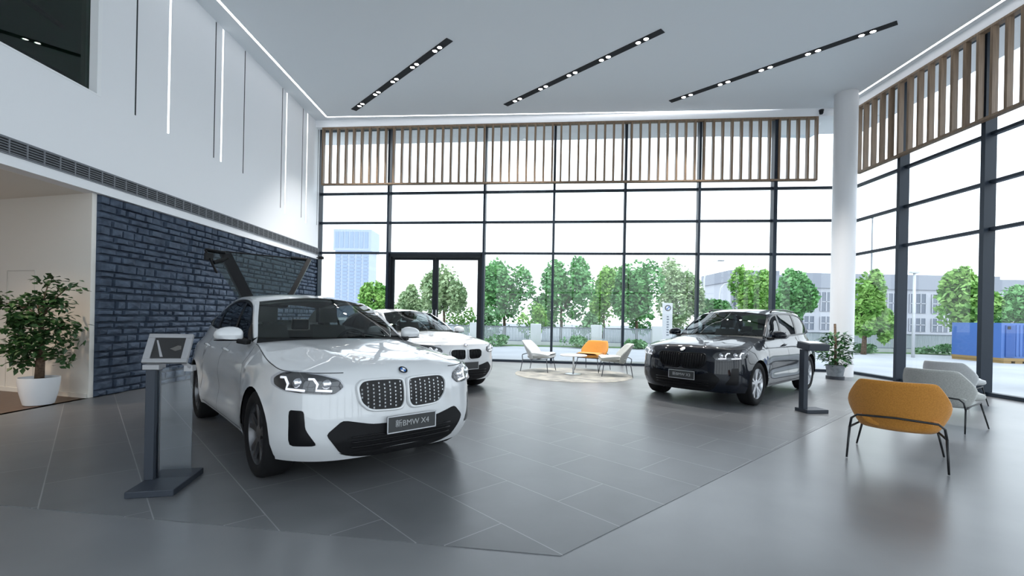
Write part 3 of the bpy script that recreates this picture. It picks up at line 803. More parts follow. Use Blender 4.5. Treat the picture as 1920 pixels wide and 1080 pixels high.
        if D['pattern'] == 'studs':
            for i in range(8):
                for j in range(8):
                    a = lo[0] + (hi[0]-lo[0])*(i+.5)/8; b = lo[1] + (hi[1]-lo[1])*(j+.5+(.5 if i % 2 else 0)-.25)/8
                    if not (inside(a-.014, b-.012) and inside(a+.014, b+.012)): continue
                    q = [PS(sg*(a+x), b+y, .008) for x, y in ((-.006,-.0075),(.006,-.0075),(.006,.0075),(-.006,.0075))] + [PS(sg*a, b, .014)]
                    sd.add(q, [(0,1,4),(1,2,4),(2,3,4),(3,0,4)])
            if sd.v: sd.build('grille_studs', 'satin_silver', ko)
        else:
            for i in range(9):
                a = lo[0] + (hi[0]-lo[0])*(i+.5)/9; bs = [b for b in np.linspace(lo[1], hi[1], 40) if inside(a, b)]
                if len(bs) > 2: sd.tube([PS(sg*a, bs[0], .012), PS(sg*a, (bs[0]+bs[-1])/2, .014), PS(sg*a, bs[-1], .012)], .007, 6)
            sd.build('grille_bars', 'gloss_black', ko, smooth=True)
    # headlights
    hp = dense(D['lamp'], 6, 2); hc_ = np.mean(np.array(hp), axis=0)
    for sg, ob in zip((1, -1), poly_patch('headlight', hp, .004, 'lamp_inner')):
        dr = MB()
        for path in D['drl']: surf_tube(dr, path, .012, .0105, sg)
        dr.build('daylight_strip', 'drl', ob, smooth=True)
        for a, b in D['lens']:
            ls = MB(); c = PS(sg*a, b, .004); ls.lathe([(.04,0),(.034,.012),(.02,.02),(0,.023)], 14, 'X', c=c); ls.build('lens', 'chrome', ob, smooth=True)
    poly_patch('headlight_cover', [tuple(hc_ + (np.array(q)-hc_)*1.015) for q in hp], .028, 'lamp_cover', None, .03)
    # air curtains, lower intake
    poly_patch('air_curtain', dense(D['curtain'], 6, 1), .002, 'gloss_black')
    it = D['intake']; full = dense(it + [(-a, b) for a, b in it[::-1] if a > 1e-6], 6, 1)
    poly_patch('lower_intake', full, .004, D.get('intake_mat', 'black_plastic'), both=False, skirt=.02, rings=6)
    bl_ = MB()
    for b in D['slats']: bl_.tube([PS(a, b, .014) for a in np.linspace(-D['slat_w'], D['slat_w'], 15)], .006, 6)
    bl_.build('intake_slats', 'gloss_black', t, smooth=True)
    lp = MB(); la = np.linspace(-.54,.54,19); tp = [max(1-(abs(q)/.54)**4, 0) for q in la]
    lp.grid([[PS(q, D['lip_z'][0], .004+.008*w_) for q, w_ in zip(la, tp)], [PS(q, D['lip_z'][0]+(D['lip_z'][1]-D['lip_z'][0])*w_, .004+.014*w_) for q, w_ in zip(la, tp)], [PS(q, D['lip_z'][0]+(D['lip_z'][2]-D['lip_z'][0])*w_, .004) for q, w_ in zip(la, tp)]]); lp.build('bumper_lip', 'black_plastic', t, smooth=True)
    # plate
    p0_ = PS(D['plate'][0], D['plate'][1], .02); pw, ph = .46, .14; pu = p0_[0] + .02
    pl_ = MB(); pl_.box((pu-.012,p0_[1]-pw/2,p0_[2]-ph/2),(pu,p0_[1]+pw/2,p0_[2]+ph/2)); po = pl_.build('number_plate', 'plate_dark', t, bevel=.004)
    rm_ = MB(); w2_, h2_ = pw/2, ph/2
    for lo_, hi_ in (((-w2_,-h2_),(w2_,-h2_+.008)),((-w2_,h2_-.008),(w2_,h2_)),((-w2_,-h2_),(-w2_+.008,h2_)),((w2_-.008,-h2_),(w2_,h2_))):
        rm_.box((pu,p0_[1]+lo_[0],p0_[2]+lo_[1]),(pu+.004,p0_[1]+hi_[0],p0_[2]+hi_[1]))
    rm_.build('plate_rim', 'satin_silver', po)
    if D.get('text'):
        cu = bpy.data.curves.new('plate_text', 'FONT'); cu.body = D['text']; cu.size = .066; cu.align_x = 'CENTER'; cu.align_y = 'CENTER'; cu.extrude = .001
        cu.materials.append(MATS['plate_text'])
        tmp = bpy.data.objects.new('plate_text_curve', cu); col.objects.link(tmp)
        me_t = bpy.data.meshes.new_from_object(tmp.evaluated_get(bpy.context.evaluated_depsgraph_get())); bpy.data.objects.remove(tmp); bpy.data.curves.remove(cu)
        to = bpy.data.objects.new('plate_text', me_t); col.objects.link(to); to.parent = po
        to.location = (pu+.003, p0_[1], p0_[2]); to.rotation_euler = Matrix(((0,0,1),(1,0,0),(0,1,0))).to_euler()
    # round badge on the bonnet edge
    bc = PS(0, D['badge'], .004); e = MB(); nb = np.array(D['badge_n']); nb = nb/np.linalg.norm(nb); bu = np.array([-nb[2], 0, nb[0]]); bv = np.array([0, 1.0, 0])
    def disc(mat, r0, r1, a0, a1, off, n=24):
        e.use(mat); k = max(int(n*(a1-a0)/(2*PI)), 3); vs = []
        for i in range(k+1):
            a = a0 + (a1-a0)*i/k
            for r_ in (r0, r1): vs.append(bc + nb*off + (bv*math.cos(a) + bu*math.sin(a))*r_)
        e.add(vs, [(2*i, 2*i+1, 2*i+3, 2*i+2) for i in range(k)])
    disc('chrome', .038, .042, 0, 2*PI, .006); disc('gloss_black', .025, .038, 0, 2*PI, .007)
    for q in range(4): disc('badge_blue' if q % 2 else 'badge_white', 0, .025, q*PI/2, (q+1)*PI/2, .008)
    e.build('badge', 'chrome', t)
    # tail lights
    s_t = S.L - .62
    poly_patch('tail_light', dense([(s_t, .98), (s_t+.36, .99), (s_t+.36, .90), (s_t, .86), (s_t-.12, .95)], 4, 1), .006, 'tail_red')
    # door gaps and handles, sill
    gp = MB()
    for sg in (1, -1):
        for path in K['gaps']:
            pts = []
            for (u_a, z_a), (u_b, z_b) in zip(path[:-1], path[1:]):
                for k in range(8): pts.append((u_a+(u_b-u_a)*k/8, z_a+(z_b-z_a)*k/8))
            pts.append(path[-1]); L_ = []; R_ = []
            for i, (u_, z_) in enumerate(pts):
                q = pts[min(i+1, len(pts)-1)]; q0 = pts[max(i-1, 0)]; dx, dz = q[0]-q0[0], q[1]-q0[1]; nn = math.hypot(dx, dz); nx, nz_ = -dz/nn*.0032, dx/nn*.0032
                L_.append(PS(sg*sU(u_+nx), z_+nz_, .0018)); R_.append(PS(sg*sU(u_-nx), z_-nz_, .0018))
            gp.grid([L_, R_])
        ss = np.linspace(.50, s_w, 40)                  # bonnet shut line
        gp.grid([[PS(sg*s, ztop(s) - .004, .0018) for s in ss], [PS(sg*s, ztop(s) - .0095, .0018) for s in ss]])
    gp.build('panel_gap', 'groove_black', t)
    for sg in (1, -1):
        for u_ in K['handles']:
            h_ = MB(); zz = K['handle_z']
            pts = [PS(sg*sU(u_+d), zz, o_) for d, o_ in ((.0,.004),(.02,.032),(.09,.036),(.17,.032),(.19,.004))]; h_.tube(pts, [.010,.012,.013,.012,.010], 8); h_.build('door_handle', paint, t, smooth=True)
    # mirrors
    mu, mv, mz = K['mirror']
    for sg in (1, -1):
        cp_ = MB(); n1, n2 = 16, 10; rows_ = []
        for i in range(n2+1):
            ph_ = -PI/2 + PI*i/n2; rr = []
            for j in range(n1+1):
                th = 2*PI*j/n1; x = math.copysign(abs(math.cos(ph_)*math.cos(th))**.8, math.cos(ph_)*math.cos(th))*.085
                y = math.sin(ph_)*.125; z_ = math.copysign(abs(math.cos(ph_)*math.sin(th))**.75, math.cos(ph_)*math.sin(th))*.082
                if x < 0: x *= .45
                if z_ < -.042: z_ = -.042
                z_ *= 1 - .12*math.sin(ph_); rr.append((mu+x, sg*(mv+y), mz+z_))
            rows_.append(rr)
        cp_.grid(rows_); mo = cp_.build('mirror', paint, t, smooth=True, angle=.9)
        ba = MB(); ba.grid([[(x*1.0, y, min(z_, mz-.028) - .016) if True else 0 for x, y, z_ in r] for r in [[(q[0]+.002, q[1], mz-.03+ (q[2]-mz)*.2) for q in r] for r in rows_]])
        ba.build('mirror_base', 'black_plastic', mo, smooth=True)
        ar = MB(); ar.beam((mu+.03, sg*(mv-.08), mz-.055), (K['pillar'][0][0]-.04, sg*.83, K['mirror_foot']), .10, .045); ar.build('mirror_arm', 'black_plastic', mo, bevel=.012)
        MB().add([(mu-.036, sg*(mv-.10), mz-.036),(mu-.036, sg*(mv+.10), mz-.036),(mu-.036, sg*(mv+.095), mz+.06),(mu-.036, sg*(mv-.10), mz+.06)],[(0,1,2,3)]).build('mirror_glass','chrome',mo)
    if K.get('rails'):
        for sg in (1, -1):
            rl = MB(); pts = [(u_, sg*v_, z_) for u_, v_, z_ in K['rails']]; rl.tube(pts, .014, 8); rl.build('roof_rail', 'gloss_black', t, smooth=True)
    # wheels
    for uc in (0.0, -K['wb']):
        for sg in (1, -1):
            wheel(t, (uc, sg*(K['track']), H), sg, H, rim_mat, K.get('spokes', 5))
    return t

def K_end(K, which):
    """rear edge of the roof from centre to side"""
    a = np.array(K['hatch_centre'][0]); b = np.array(K['hatch'][0]); return curve([a, (a+b)/2 + np.array([.02, 0, .012]), b])

def wheel(t, c, sg, R, rim_mat, spokes):
    """tyre > rim, brake disc; outer side at +y * sg"""
    w = .122; tyre = MB()
    prof = [(R*.70, -w*.86), (R*.78, -w), (R*.90, -w), (R*.975, -w*.86), (R, -w*.55), (R, w*.55), (R*.975, w*.86), (R*.90, w), (R*.78, w), (R*.70, w*.86)]
    tyre.lathe(prof, 44, 'Y', c=c, close=True); o = tyre.build('wheel', 'tyre', t, smooth=True, angle=.9)
    r = MB(); y1 = sg*w*.80; c = Vector(c)
    def at(rad, a, y): return c + Vector((rad*math.cos(a), y, rad*math.sin(a)))
    r.lathe([(R*.715, -w*.8*sg), (R*.69, 0), (R*.69, y1*.9), (R*.725, y1*1.03), (R*.70, y1*1.06), (R*.665, y1*.8), (R*.66, 0), (R*.68, -w*.78*sg)], 44, 'Y', c=c)
    for k in range(spokes):
        for da in (-.17, .17):
            a = 2*PI*k/spokes + PI/2; a0, a1 = a + da*.75, a + da*1.15
            p = []
            for rad, aa, ww, yy, th in ((R*.13, a0, .016, y1*.86, .03), (R*.40, (a0+a1)/2, .017, y1*.92, .022), (R*.675, a1, .020, y1*.98, .018)):
                tan = Vector((-math.sin(aa), 0, math.cos(aa)))
                q = at(rad, aa, yy); p.append((q + tan*ww, q - tan*ww, q - tan*ww*1.2 - Vector((0, sg*th, 0)), q + tan*ww*1.2 - Vector((0, sg*th, 0))))
            vs = [v for s in p for v in s]; fs = []
            for s in range(2):
                for j in range(4): fs.append((s*4+j, s*4+(j+1) % 4, s*4+4+(j+1) % 4, s*4+4+j))
            r.add(vs, fs)
    r.lathe([(R*.19, y1*.72), (R*.19, y1*.88), (R*.10, y1*.95), (0, y1*.95)], 20, 'Y', c=c)
    ro = r.build('rim', rim_mat, o, smooth=True, angle=.5)
    d = MB(); d.lathe([(0, y1*.25), (R*.52, y1*.25), (R*.52, y1*.12), (0, y1*.12)], 32, 'Y', c=c); d.build('brake_disc', 'disc_steel', o)
    d = MB(); d.lathe([(0, -y1*.2), (R*.70, -y1*.2)], 24, 'Y', c=c); d.build('wheel_back', 'black_plastic', o)

def raised_tailgate(t, K, paint):
    """glazed tailgate standing open above the roof"""
    a0 = np.array([-2.86, .56, 1.50]); a1 = np.array([-3.80, .74, 2.30])
    a0m, a1m = mir(a0), mir(a1)
    tg = MB(); P = lambda s, q: (a0m*(1-s) + a0*s)*(1-q) + (a1m*(1-s) + a1*s)*q
    nrm = np.cross(a0 - a0m, a1 - a0); nrm /= np.linalg.norm(nrm)
    def bar(s0, q0, s1, q1, w, h, mb): mb.beam(P(s0, q0), P(s1, q1), w, h, up=nrm)
    bar(.0, .55, 0, 1, .03, .03, tg); bar(0, 1, 1, 1, .022, .022, tg); bar(.60, 0, 1, 1, .07, .06, tg); bar(.15, 0, .62, 0, .06, .05, tg); bar(0, 1, .17, .965, .05, .045, tg); bar(1, 1, .80, 1.0, .05, .045, tg)
    o = tg.build('tailgate', 'gloss_black', t, bevel=.012); o['label'] = 'open glazed tailgate raised above the roof'
    g = MB(); g.add([P(.10,.0), P(.60,.0), P(.99,.99), P(.0,.99)], [(0,1,2,3)]); g.build('tailgate_glass', 'hatch_glass', o)
    tr = MB(); tr.use('gloss_black'); tr.beam(P(.20,.05)-nrm*.02, P(.17,.97)-nrm*.02, .15, .05, up=nrm); tr.use('hatch_trim'); tr.beam(P(.20,.17)-nrm*.05, P(.17,.92)-nrm*.05, .055, .03, up=nrm)
    tr.use('hatch_trim'); tr.beam(P(.64,.1)-nrm*.035, P(.98,.95)-nrm*.035, .025, .02, up=nrm); tr.build('tailgate_trim', 'hatch_trim', o)
    w = MB(); w.tube([P(.02,.75), P(.10,.80), P(.16,.86)], .03, 8); w.box(tuple(P(.0,.86)-.05), tuple(P(.0,.86)+.05)); w.build('tailgate_latch', 'black_plastic', o)

FRONT_COUPE = dict(
    kidney=[(.035,.845),(.36,.850),(.405,.80),(.385,.69),(.31,.622),(.06,.612),(.025,.66),(.025,.80)], kidney_frame='white_paint', lip=.022, pattern='studs',
    lamp=[(.51,.815),(.545,.868),(.69,.905),(.875,.922),(1.04,.918),(1.15,.872),(1.12,.825),(.97,.786),(.79,.770),(.585,.760)],
    drl=[[(1.035,.880),(.985,.880),(.945,.835),(.955,.798),(.80,.790)], [(.775,.872),(.735,.872),(.705,.835),(.715,.792),(.60,.785)]],
    lens=[(.86,.845),(.635,.835)],
    curtain=[(.93,.645),(.805,.642),(.795,.505),(.705,.375),(.93,.370)],
    intake=[(0,.50),(.29,.508),(.525,.562),(.645,.457),(.53,.300),(.43,.287),(0,.30)], slats=(.345,.385,.425), slat_w=.46, lip_z=(.30,.27,.235),
    plate=(.035,.49), text='\u65b0BMW X4', badge=.912, badge_n=(.62,0,.78))

COUPE.update(track=.825, lip=lambda f: .235 + .0*f, front_edge=.93, corner_v=.74, cowl_u=-.62, cowl=None,
    top=[(-.86,.925),(-.6,.928),(-.42,.940),(-.2,.968),(0,.995),(.3,1.040),(.62,1.088),(1.2,1.105),(2.0,1.130),(2.7,1.175),(3.2,1.215),(3.6,1.235),(3.9,1.24)],
    bonnet=[(.70,0,.975),(.45,0,1.020),(.1,0,1.062),(-.25,0,1.105),(-.46,0,1.128)],
    screen_base=(-.54,0,1.140), pillar=[(-.70,.762,1.140),(-1.0,.690,1.330),(-1.31,.605,1.505)],
    roof_centre=[(-1.20,0,1.568),(-1.55,0,1.610),(-1.95,0,1.621),(-2.35,0,1.605),(-2.80,0,1.540)],
    roof_edge=[(-1.31,.605,1.505),(-1.75,.580,1.572),(-2.2,.575,1.568),(-2.80,.580,1.495)],
    cant=[(-.72,.800,1.100),(-.98,.745,1.300),(-1.33,.668,1.472),(-1.8,.640,1.535),(-2.3,.642,1.510),(-2.85,.668,1.395),(-3.35,.715,1.245)], cant_end=.80,
    hatch=[(-2.80,.580,1.495),(-3.55,.640,1.255)], hatch_centre=[(-2.80,0,1.540),(-3.60,0,1.275)], hatch_bow=(-.02,0,.03), deck=None,
    pillars=[-1.62,-2.52], quarter=-.96, rear_end=-3.05, mirror=(-.83,.985,1.160), mirror_foot=1.09,
    gaps=[[(-.46,.31),(-.50,.60),(-.56,.90),(-.62,1.06)], [(-1.60,.31),(-1.60,.7),(-1.58,1.09)], [(-2.42,.45),(-2.36,.62),(-2.46,.86),(-2.62,1.14)], [(-.46,.31),(-1.6,.305),(-2.40,.31)]],
    handles=(-1.56,-2.50), handle_z=.965, front=FRONT_COUPE, open=True)

SUV = dict(COUPE); SUV['open'] = False; SUV['rear'] = 3.86
SUV.update(
    bonnet=[(.70,0,.985),(.45,0,1.030),(.1,0,1.075),(-.25,0,1.118),(-.46,0,1.142)],
    top=[(-.86,.935),(-.6,.938),(-.42,.952),(-.2,.980),(0,1.008),(.3,1.052),(.62,1.098),(1.2,1.112),(2.0,1.130),(2.7,1.150),(3.2,1.165),(3.6,1.165),(3.9,1.16)],
    screen_base=(-.54,0,1.152), pillar=[(-.70,.762,1.150),(-1.0,.695,1.350),(-1.31,.620,1.545)],
    roof_centre=[(-1.20,0,1.600),(-1.55,0,1.650),(-2.05,0,1.676),(-2.6,0,1.668),(-3.25,0,1.625)],
    roof_edge=[(-1.31,.620,1.545),(-1.75,.600,1.615),(-2.5,.590,1.628),(-3.25,.590,1.575)],
    cant=[(-.72,.800,1.110),(-.98,.750,1.320),(-1.33,.680,1.510),(-1.8,.660,1.580),(-2.5,.655,1.590),(-3.15,.670,1.515),(-3.55,.730,1.215)], cant_end=.80,
    hatch=[(-3.25,.590,1.575),(-3.66,.690,1.200)], hatch_centre=[(-3.25,0,1.625),(-3.72,0,1.205)], hatch_bow=(-.05,0,.03),
    pillars=[-1.62,-2.55], rear_end=-3.30, mirror=(-.83,.99,1.165), mirror_foot=1.10,
    rails=[(-1.55,.60,1.585),(-1.62,.605,1.630),(-1.9,.605,1.650),(-2.5,.60,1.658),(-2.95,.60,1.63),(-3.05,.60,1.59)],
    front=dict(FRONT_COUPE, kidney_frame='gloss_black', pattern='bars', intake_mat='gloss_black', text='\u65b0BMW X3', lip=.02))
SMALL = dict(COUPE); SMALL['open'] = False
SMALL.update(wb=2.67, rear=3.52, track=.78,
    outline=[(u*.98 if u > 0 else u*.90, v*.945) for u, v in COUPE['outline']], arch=.385, hub=.345,
    top=[(-.86,.885),(-.6,.888),(-.42,.905),(-.2,.935),(0,.965),(.3,1.005),(.62,1.045),(1.2,1.06),(2.0,1.09),(2.7,1.13),(3.2,1.15),(3.6,1.15),(3.9,1.15)],
    bonnet=[(.68,0,.945),(.42,0,.99),(.1,0,1.03),(-.22,0,1.07),(-.42,0,1.09)],
    screen_base=(-.50,0,1.10), pillar=[(-.68,.715,1.100),(-.98,.650,1.275),(-1.28,.570,1.435)],
    roof_centre=[(-1.18,0,1.49),(-1.5,0,1.52),(-1.9,0,1.530),(-2.3,0,1.515),(-2.75,0,1.46)],
    roof_edge=[(-1.28,.570,1.435),(-1.7,.55,1.485),(-2.15,.545,1.48),(-2.75,.55,1.42)],
    cant=[(-.70,.755,1.06),(-.95,.70,1.24),(-1.30,.63,1.40),(-1.75,.605,1.455),(-2.2,.605,1.435),(-2.7,.63,1.345),(-3.1,.68,1.17)],
    hatch=[(-2.75,.55,1.42),(-3.2,.61,1.18)], hatch_centre=[(-2.75,0,1.46),(-3.26,0,1.19)],
    pillars=[-1.55,-2.40], rear_end=-2.85, mirror=(-.80,.985,1.10), mirror_foot=1.045, quarter=-.94,
    gaps=[[(-.46,.31),(-.50,.60),(-.56,.88),(-.62,1.02)], [(-1.55,.31),(-1.55,.7),(-1.53,1.05)], [(-2.25,.45),(-2.20,.62),(-2.3,.86),(-2.45,1.09)], [(-.46,.31),(-1.55,.305),(-2.22,.31)]],
    handles=(-1.5,-2.35), handle_z=.92,
    front=dict(FRONT_COUPE, pattern='bars', kidney=[(.045,.795),(.30,.800),(.345,.755),(.325,.665),(.26,.632),(.07,.625),(.038,.66),(.038,.765)], badge=.875, text=None,
       lamp=[(.48,.775),(.52,.835),(.66,.868),(.84,.882),(.98,.876),(1.06,.840),(1.02,.79),(.90,.752),(.74,.735),(.55,.728)],
       drl=[[(.96,.84),(.91,.84),(.875,.80),(.885,.765),(.74,.757)], [(.72,.835),(.69,.835),(.66,.80),(.67,.757),(.57,.75)]], lens=[(.80,.81),(.60,.80)], plate=(.0,.515)))

build_car(COUPE, (-1.461, 4.469, 0), -.8257, 'white coupe-roofed car with dotted twin grille and raised tailgate, nearest the viewer', 'car', None, 'white_paint', 'rim_dark')
build_car(SMALL, (-1.38, 8.80, 0), -.8257, 'smaller white car half hidden behind the nearest white car', 'car', None, 'white_paint', 'rim_dark')
build_car(SUV, (3.468, 8.325, 0), -2.3945, 'glossy black car with silver wheels parked before the windows', 'car', None, 'black_paint', 'rim_silver')
# ================================================================ FURNITURE, STANDS AND PLANTS
def armchair(loc, rz_, fabric, label, group=None, s=1.0, leg='black_metal', wing=True):
    """low lounge chair: one folded shell (seat, wide back, wings), cushion, wire frame with four legs; faces +x"""
    t = thing('armchair', loc, rz_, label, 'chair', group)
    def X(p): return (p[0]*s, p[1]*s, p[2]*s)
    # back shell, a faceted hexagon seen from behind, thick and leaning
    def lean(z): return -.30 - .22*(z-.36)/.48
    rows = []
    zs = [.30, .36, .46, .57, .68, .78, .815]
    hw = [.30, .345, .395, .43, .385, .325, .295]
    for off in (0, .075):
        rows_ = []
        for z, w in zip(zs, hw):
            r = []
            for k in range(-4, 5):
                q = k/4; wrap = .24*abs(q)**2.2*(1 - abs(z-.52)/.45)
                r.append(X((lean(z) + off + wrap, w*q*(1-.06*(off > 0)), z - (.010 if off else 0))))
            rows_.append(r)
        rows.append(rows_)
    b = MB(); a0, a1 = rows; b.grid(a0); b.grid([r[::-1] for r in a1])
    b.grid([a0[-1], a1[-1]]); b.grid([a0[0], a1[0]]); b.grid([[r[0] for r in a0], [r[0] for r in a1]]); b.grid([[r[-1] for r in a0], [r[-1] for r in a1]])
    b.build('backrest', fabric, t, smooth=True, merge=.002, subsurf=1, angle=1.2)
    # seat shell with rising sides
    se = MB(); top = []; bot = []
    for x in np.linspace(-.285, .36, 8):
        f = (x+.285)/.645; r = []; r2 = []
        for k in range(-4, 5):
            q = k/4; w = .285 + .095*f - .03*f*f; up = .13*abs(q)**4*(1-f)**.7*min(1, f*3.5+.25) + .02*abs(q)**3
            z = .345 + .045*f; r.append(X((x, w*q, z+up+.05))); r2.append(X((x*.97, w*q*.96, z+up*.8-.03)))
        top.append(r); bot.append(r2)
    se.grid(top); se.grid([r[::-1] for r in bot]); se.grid([top[-1], bot[-1]]); se.grid([top[0], bot[0]]); se.grid([[r[0] for r in top],[r[0] for r in bot]]); se.grid([[r[-1] for r in top],[r[-1] for r in bot]])
    se.build('seat', fabric, t, smooth=True, merge=.002, subsurf=1, angle=1.2)
    cu = MB(); rows_ = []
    for x in np.linspace(-.26, .36, 9):
        r = []
        for k in range(-5, 6):
            q = k/5; e = min(1, (1-abs(q))*4) * min(1, min(x+.27, .37-x)*14); r.append(X((x, .315*q, .415 + .045*((x+.36)/.72) + .055*e**.5)))
        rows_.append(r)
    cu.grid(rows_); cu.build('cushion', fabric, t, smooth=True)
    # wire frame: bar across the back, runs down as rear legs; front legs under the seat
    fr = MB(); r_ = .011*s
    fr.tube([X(p) for p in ((-.365,-.36,.30),(-.385,-.345,.40),(-.395,-.30,.44),(-.40,0,.452),(-.395,.30,.44),(-.385,.345,.40),(-.365,.36,.30))], r_, 8)
    for y in (-.29, .29): fr.tube([X(p) for p in ((-.36,y*1.22,.31),(0,y,.322),(.30,y,.35))], r_*.9, 8)
    fr.tube([X((-.02,-.29,.322)), X((-.02,.29,.322))], r_*.9, 8)
    fr.build('frame', leg, t, smooth=True)
    for y in (-1, 1):
        MB().tube([X((-.365,.36*y,.31)), X((-.42,.375*y,.002))], [r_*1.1, r_*.8], 8).build('leg', leg, t, smooth=True)
        MB().tube([X((.27,.29*y,.35)), X((.33,.36*y,.002))], [r_*1.1, r_*.8], 8).build('leg', leg, t, smooth=True)
    return t
G1 = None
armchair((4.07, 4.82, 0), math.radians(48), 'orange_fabric', 'big orange lounge chair in the right foreground, seen from behind', G1, 1.03)
armchair((6.03, 6.38, 0), math.radians(26), 'grey_fabric', 'grey lounge chair just behind the big orange foreground chair', G1, .99)
armchair((7.93, 8.2, 0), math.radians(24), 'pale_fabric', 'pale grey lounge chair at the back of the right-hand row', G1, .95)
G2 = None
ground_rug = MB().lathe([(0,.0005),(1.44,.0005),(1.46,.004),(1.44,.010),(0,.012)], 56); rg = ground_rug.build('rug','rug',smooth=False); rg.location = (1.52, 11.45, 0); tag(rg, 'round pale patterned rug under the far seating group', 'rug')
armchair((.72, 12.0, .012), math.radians(-22), 'pale_fabric', 'pale grey armchair at the left of the far round table', G2, .98, 'stand_grey')
armchair((2.15, 12.45, .012), math.radians(-125), 'orange_fabric', 'small orange armchair behind the far round table', G2, .98, 'stand_grey')
armchair((2.50, 11.35, .012), math.radians(176), 'grey_fabric', 'grey armchair at the right of the far round table, side on', G2, .98, 'stand_grey')
t = thing('side_table', (1.52, 11.45, .012), 0, 'small round white table on the pale rug', 'table')
MB().lathe([(0,.455),(.325,.455),(.335,.465),(.335,.478),(.325,.486),(0,.486)], 36).build('tabletop','table_white',t,smooth=True,angle=.5)
MB().lathe([(0,.45),(.022,.45),(.022,.02),(0,.02)],14).build('column','satin_silver',t,smooth=True)
MB().lathe([(0,0),(.20,0),(.20,.010),(.03,.022),(0,.022)],28).build('foot','satin_silver',t,smooth=True,angle=.6)

# ---- information stands: foot, post, clear panel, tilted screen
t = thing('information_stand', (-2.72, 3.66, 0), math.radians(13), 'tall information stand with clear panel and tilted silver-framed screen', 'stand')
MB().box((-.165,-.30,0),(.15,.22,.05)).build('foot','stand_grey',t,bevel=.006)
MB().box((-.165,-.05,.05),(-.10,.05,.935)).build('post','stand_grey',t,bevel=.004)
MB().box((-.10,-.012,.05),(.145,.004,.93)).build('clear_panel','acrylic',t)
MB().box((-.185,-.06,.915),(-.07,.05,.955)).build('bracket','stand_silver',t,bevel=.004)
br = MB(); br.box((.09,-.03,.90),(.15,.04,.945)); br.beam((.04,.0,.985),(.14,-.02,.93),.03,.02); br.build('bracket','stand_silver',t)
R_ = Matrix.Rotation(math.radians(-28), 3, 'X'); pv = Vector((-.02,0,1.08))
def tilt(mb): mb.v = [tuple(pv + R_ @ (Vector(p)-pv)) for p in mb.v]; return mb
sf = MB(); sf.box((-.19,-.012,.955),(.12,.022,.99)); sf.box((-.19,-.012,1.17),(.12,.022,1.205)); sf.box((-.19,-.012,.99),(-.14,.022,1.17)); sf.box((.075,-.012,.99),(.12,.022,1.17)); sf.box((-.175,.010,.97),(.105,.02,1.19))
sc = tilt(sf).build('screen_frame','stand_silver',t,bevel=.004)
im = MB(); im.use('screen_dark').box((-.14,-.003,.99),(.075,.009,1.17)); im.use('screen_image').add([(-.02,-.0045,1.075),(.03,-.0045,1.105),(.055,-.0045,1.10),(.06,-.0045,1.07),(.02,-.0045,1.055)],[(0,1,2,3,4)]); im.use('stand_silver').add([(-.13,-.0045,1.15),(-.118,-.0045,1.15),(-.055,-.0045,1.005),(-.075,-.0045,1.005)],[(0,1,2,3)])
tilt(im).build('screen','screen_dark',sc)
t = thing('information_stand', (4.72, 7.18, 0), math.radians(8), 'dark information stand with a flat top beside the black car', 'stand')
MB().box((-.20,-.13,0),(.17,.13,.055)).build('foot','stand_grey',t,bevel=.006)
MB().box((-.20,-.05,.055),(-.125,.05,.98)).build('post','stand_grey',t,bevel=.004)
R_ = Matrix.Rotation(math.radians(8), 3, 'X'); pv = Vector((0,0,1.0))
hd = MB(); hd.box((-.19,-.13,.98),(.17,.13,1.09)); tilt(hd).build('screen_housing','stand_grey',t,bevel=.012)
im = MB(); im.box((-.16,-.10,1.0905),(.14,.11,1.096)); tilt(im).build('screen','screen_dark',t)

# ---- potted plants
def leaf_quad(mb, p, d, up, L, W):
    d = d.normalized(); s = d.cross(up).normalized(); u = s.cross(d)
    mb.add([p, p + d*L*.45 + s*W*.5 + u*L*.05, p + d*L - u*L*.10, p + d*L*.45 - s*W*.5 + u*L*.05], [(0,1,2,3)])
t = thing('potted_tree', (-6.81, 6.58, 0), 0, 'bushy small tree in a white pot by the recess wall', 'plant')
MB().lathe([(0,0),(.15,0),(.165,.01),(.205,.18),(.225,.34),(.225,.395),(.215,.395),(.205,.35),(0,.345)], 36).build('pot','pot_white',t,smooth=True,angle=.7)
MB().lathe([(0,.355),(.203,.355)],24).build('soil','soil',t)
r = random.Random(11); st = MB(); st.tube([(0,0,.33),(.01,0,.6),(-.01,.02,.85),(.02,0,1.35)],[.055,.05,.04,.022],10)
lf = MB()
br_ = [(-.62,-.05,1.16,22),(-.38,.0,1.12,20),(-.15,.05,1.18,20),(.12,-.02,1.18,24),(.20,.05,1.12,16),(.13,-.05,1.38,11),(.36,-.05,1.33,9),(-.20,-.10,.98,30),(.0,-.1,1.0,30),(.22,-.08,.95,22),(.38,-.1,.90,18),(-.30,-.05,.88,22),(-.12,-.16,.78,26),(.12,-.14,.80,26),(.32,-.08,.78,18),(-.30,-.08,.64,22),(.24,-.1,.63,14),(.0,-.15,.66,18),(-.22,-.08,.52,16),(.30,-.05,.56,9),(-.40,-.04,.68,9)]
for x, y, z, n_ in br_:
    z = .60 + (z-.52)*1.36; x = x*(1.25 if x > 0 else .9)
    z0 = min(z-.1, 1.25); a = Vector((0,0,max(z0,.6))); e = Vector((x,y,z)); st.tube([a, (a+e)/2 + Vector((0,0,.05)), e],[.014,.010,.005],6)
    for _ in range(n_*4):
        p = e + Vector((r.gauss(0,.085), r.gauss(0,.08), r.gauss(0,.055))); d = Vector((r.gauss(0,1)+x*.6, r.gauss(0,1)-.2, r.gauss(-.25,.5)))
        leaf_quad(lf, p, d, Vector((r.gauss(0,.4), r.gauss(0,.4), 1)), r.uniform(.07,.12), r.uniform(.05,.075))
st.build('trunk','bark',t,smooth=True); lf.build('foliage','leaf_dark',t,recalc=False)
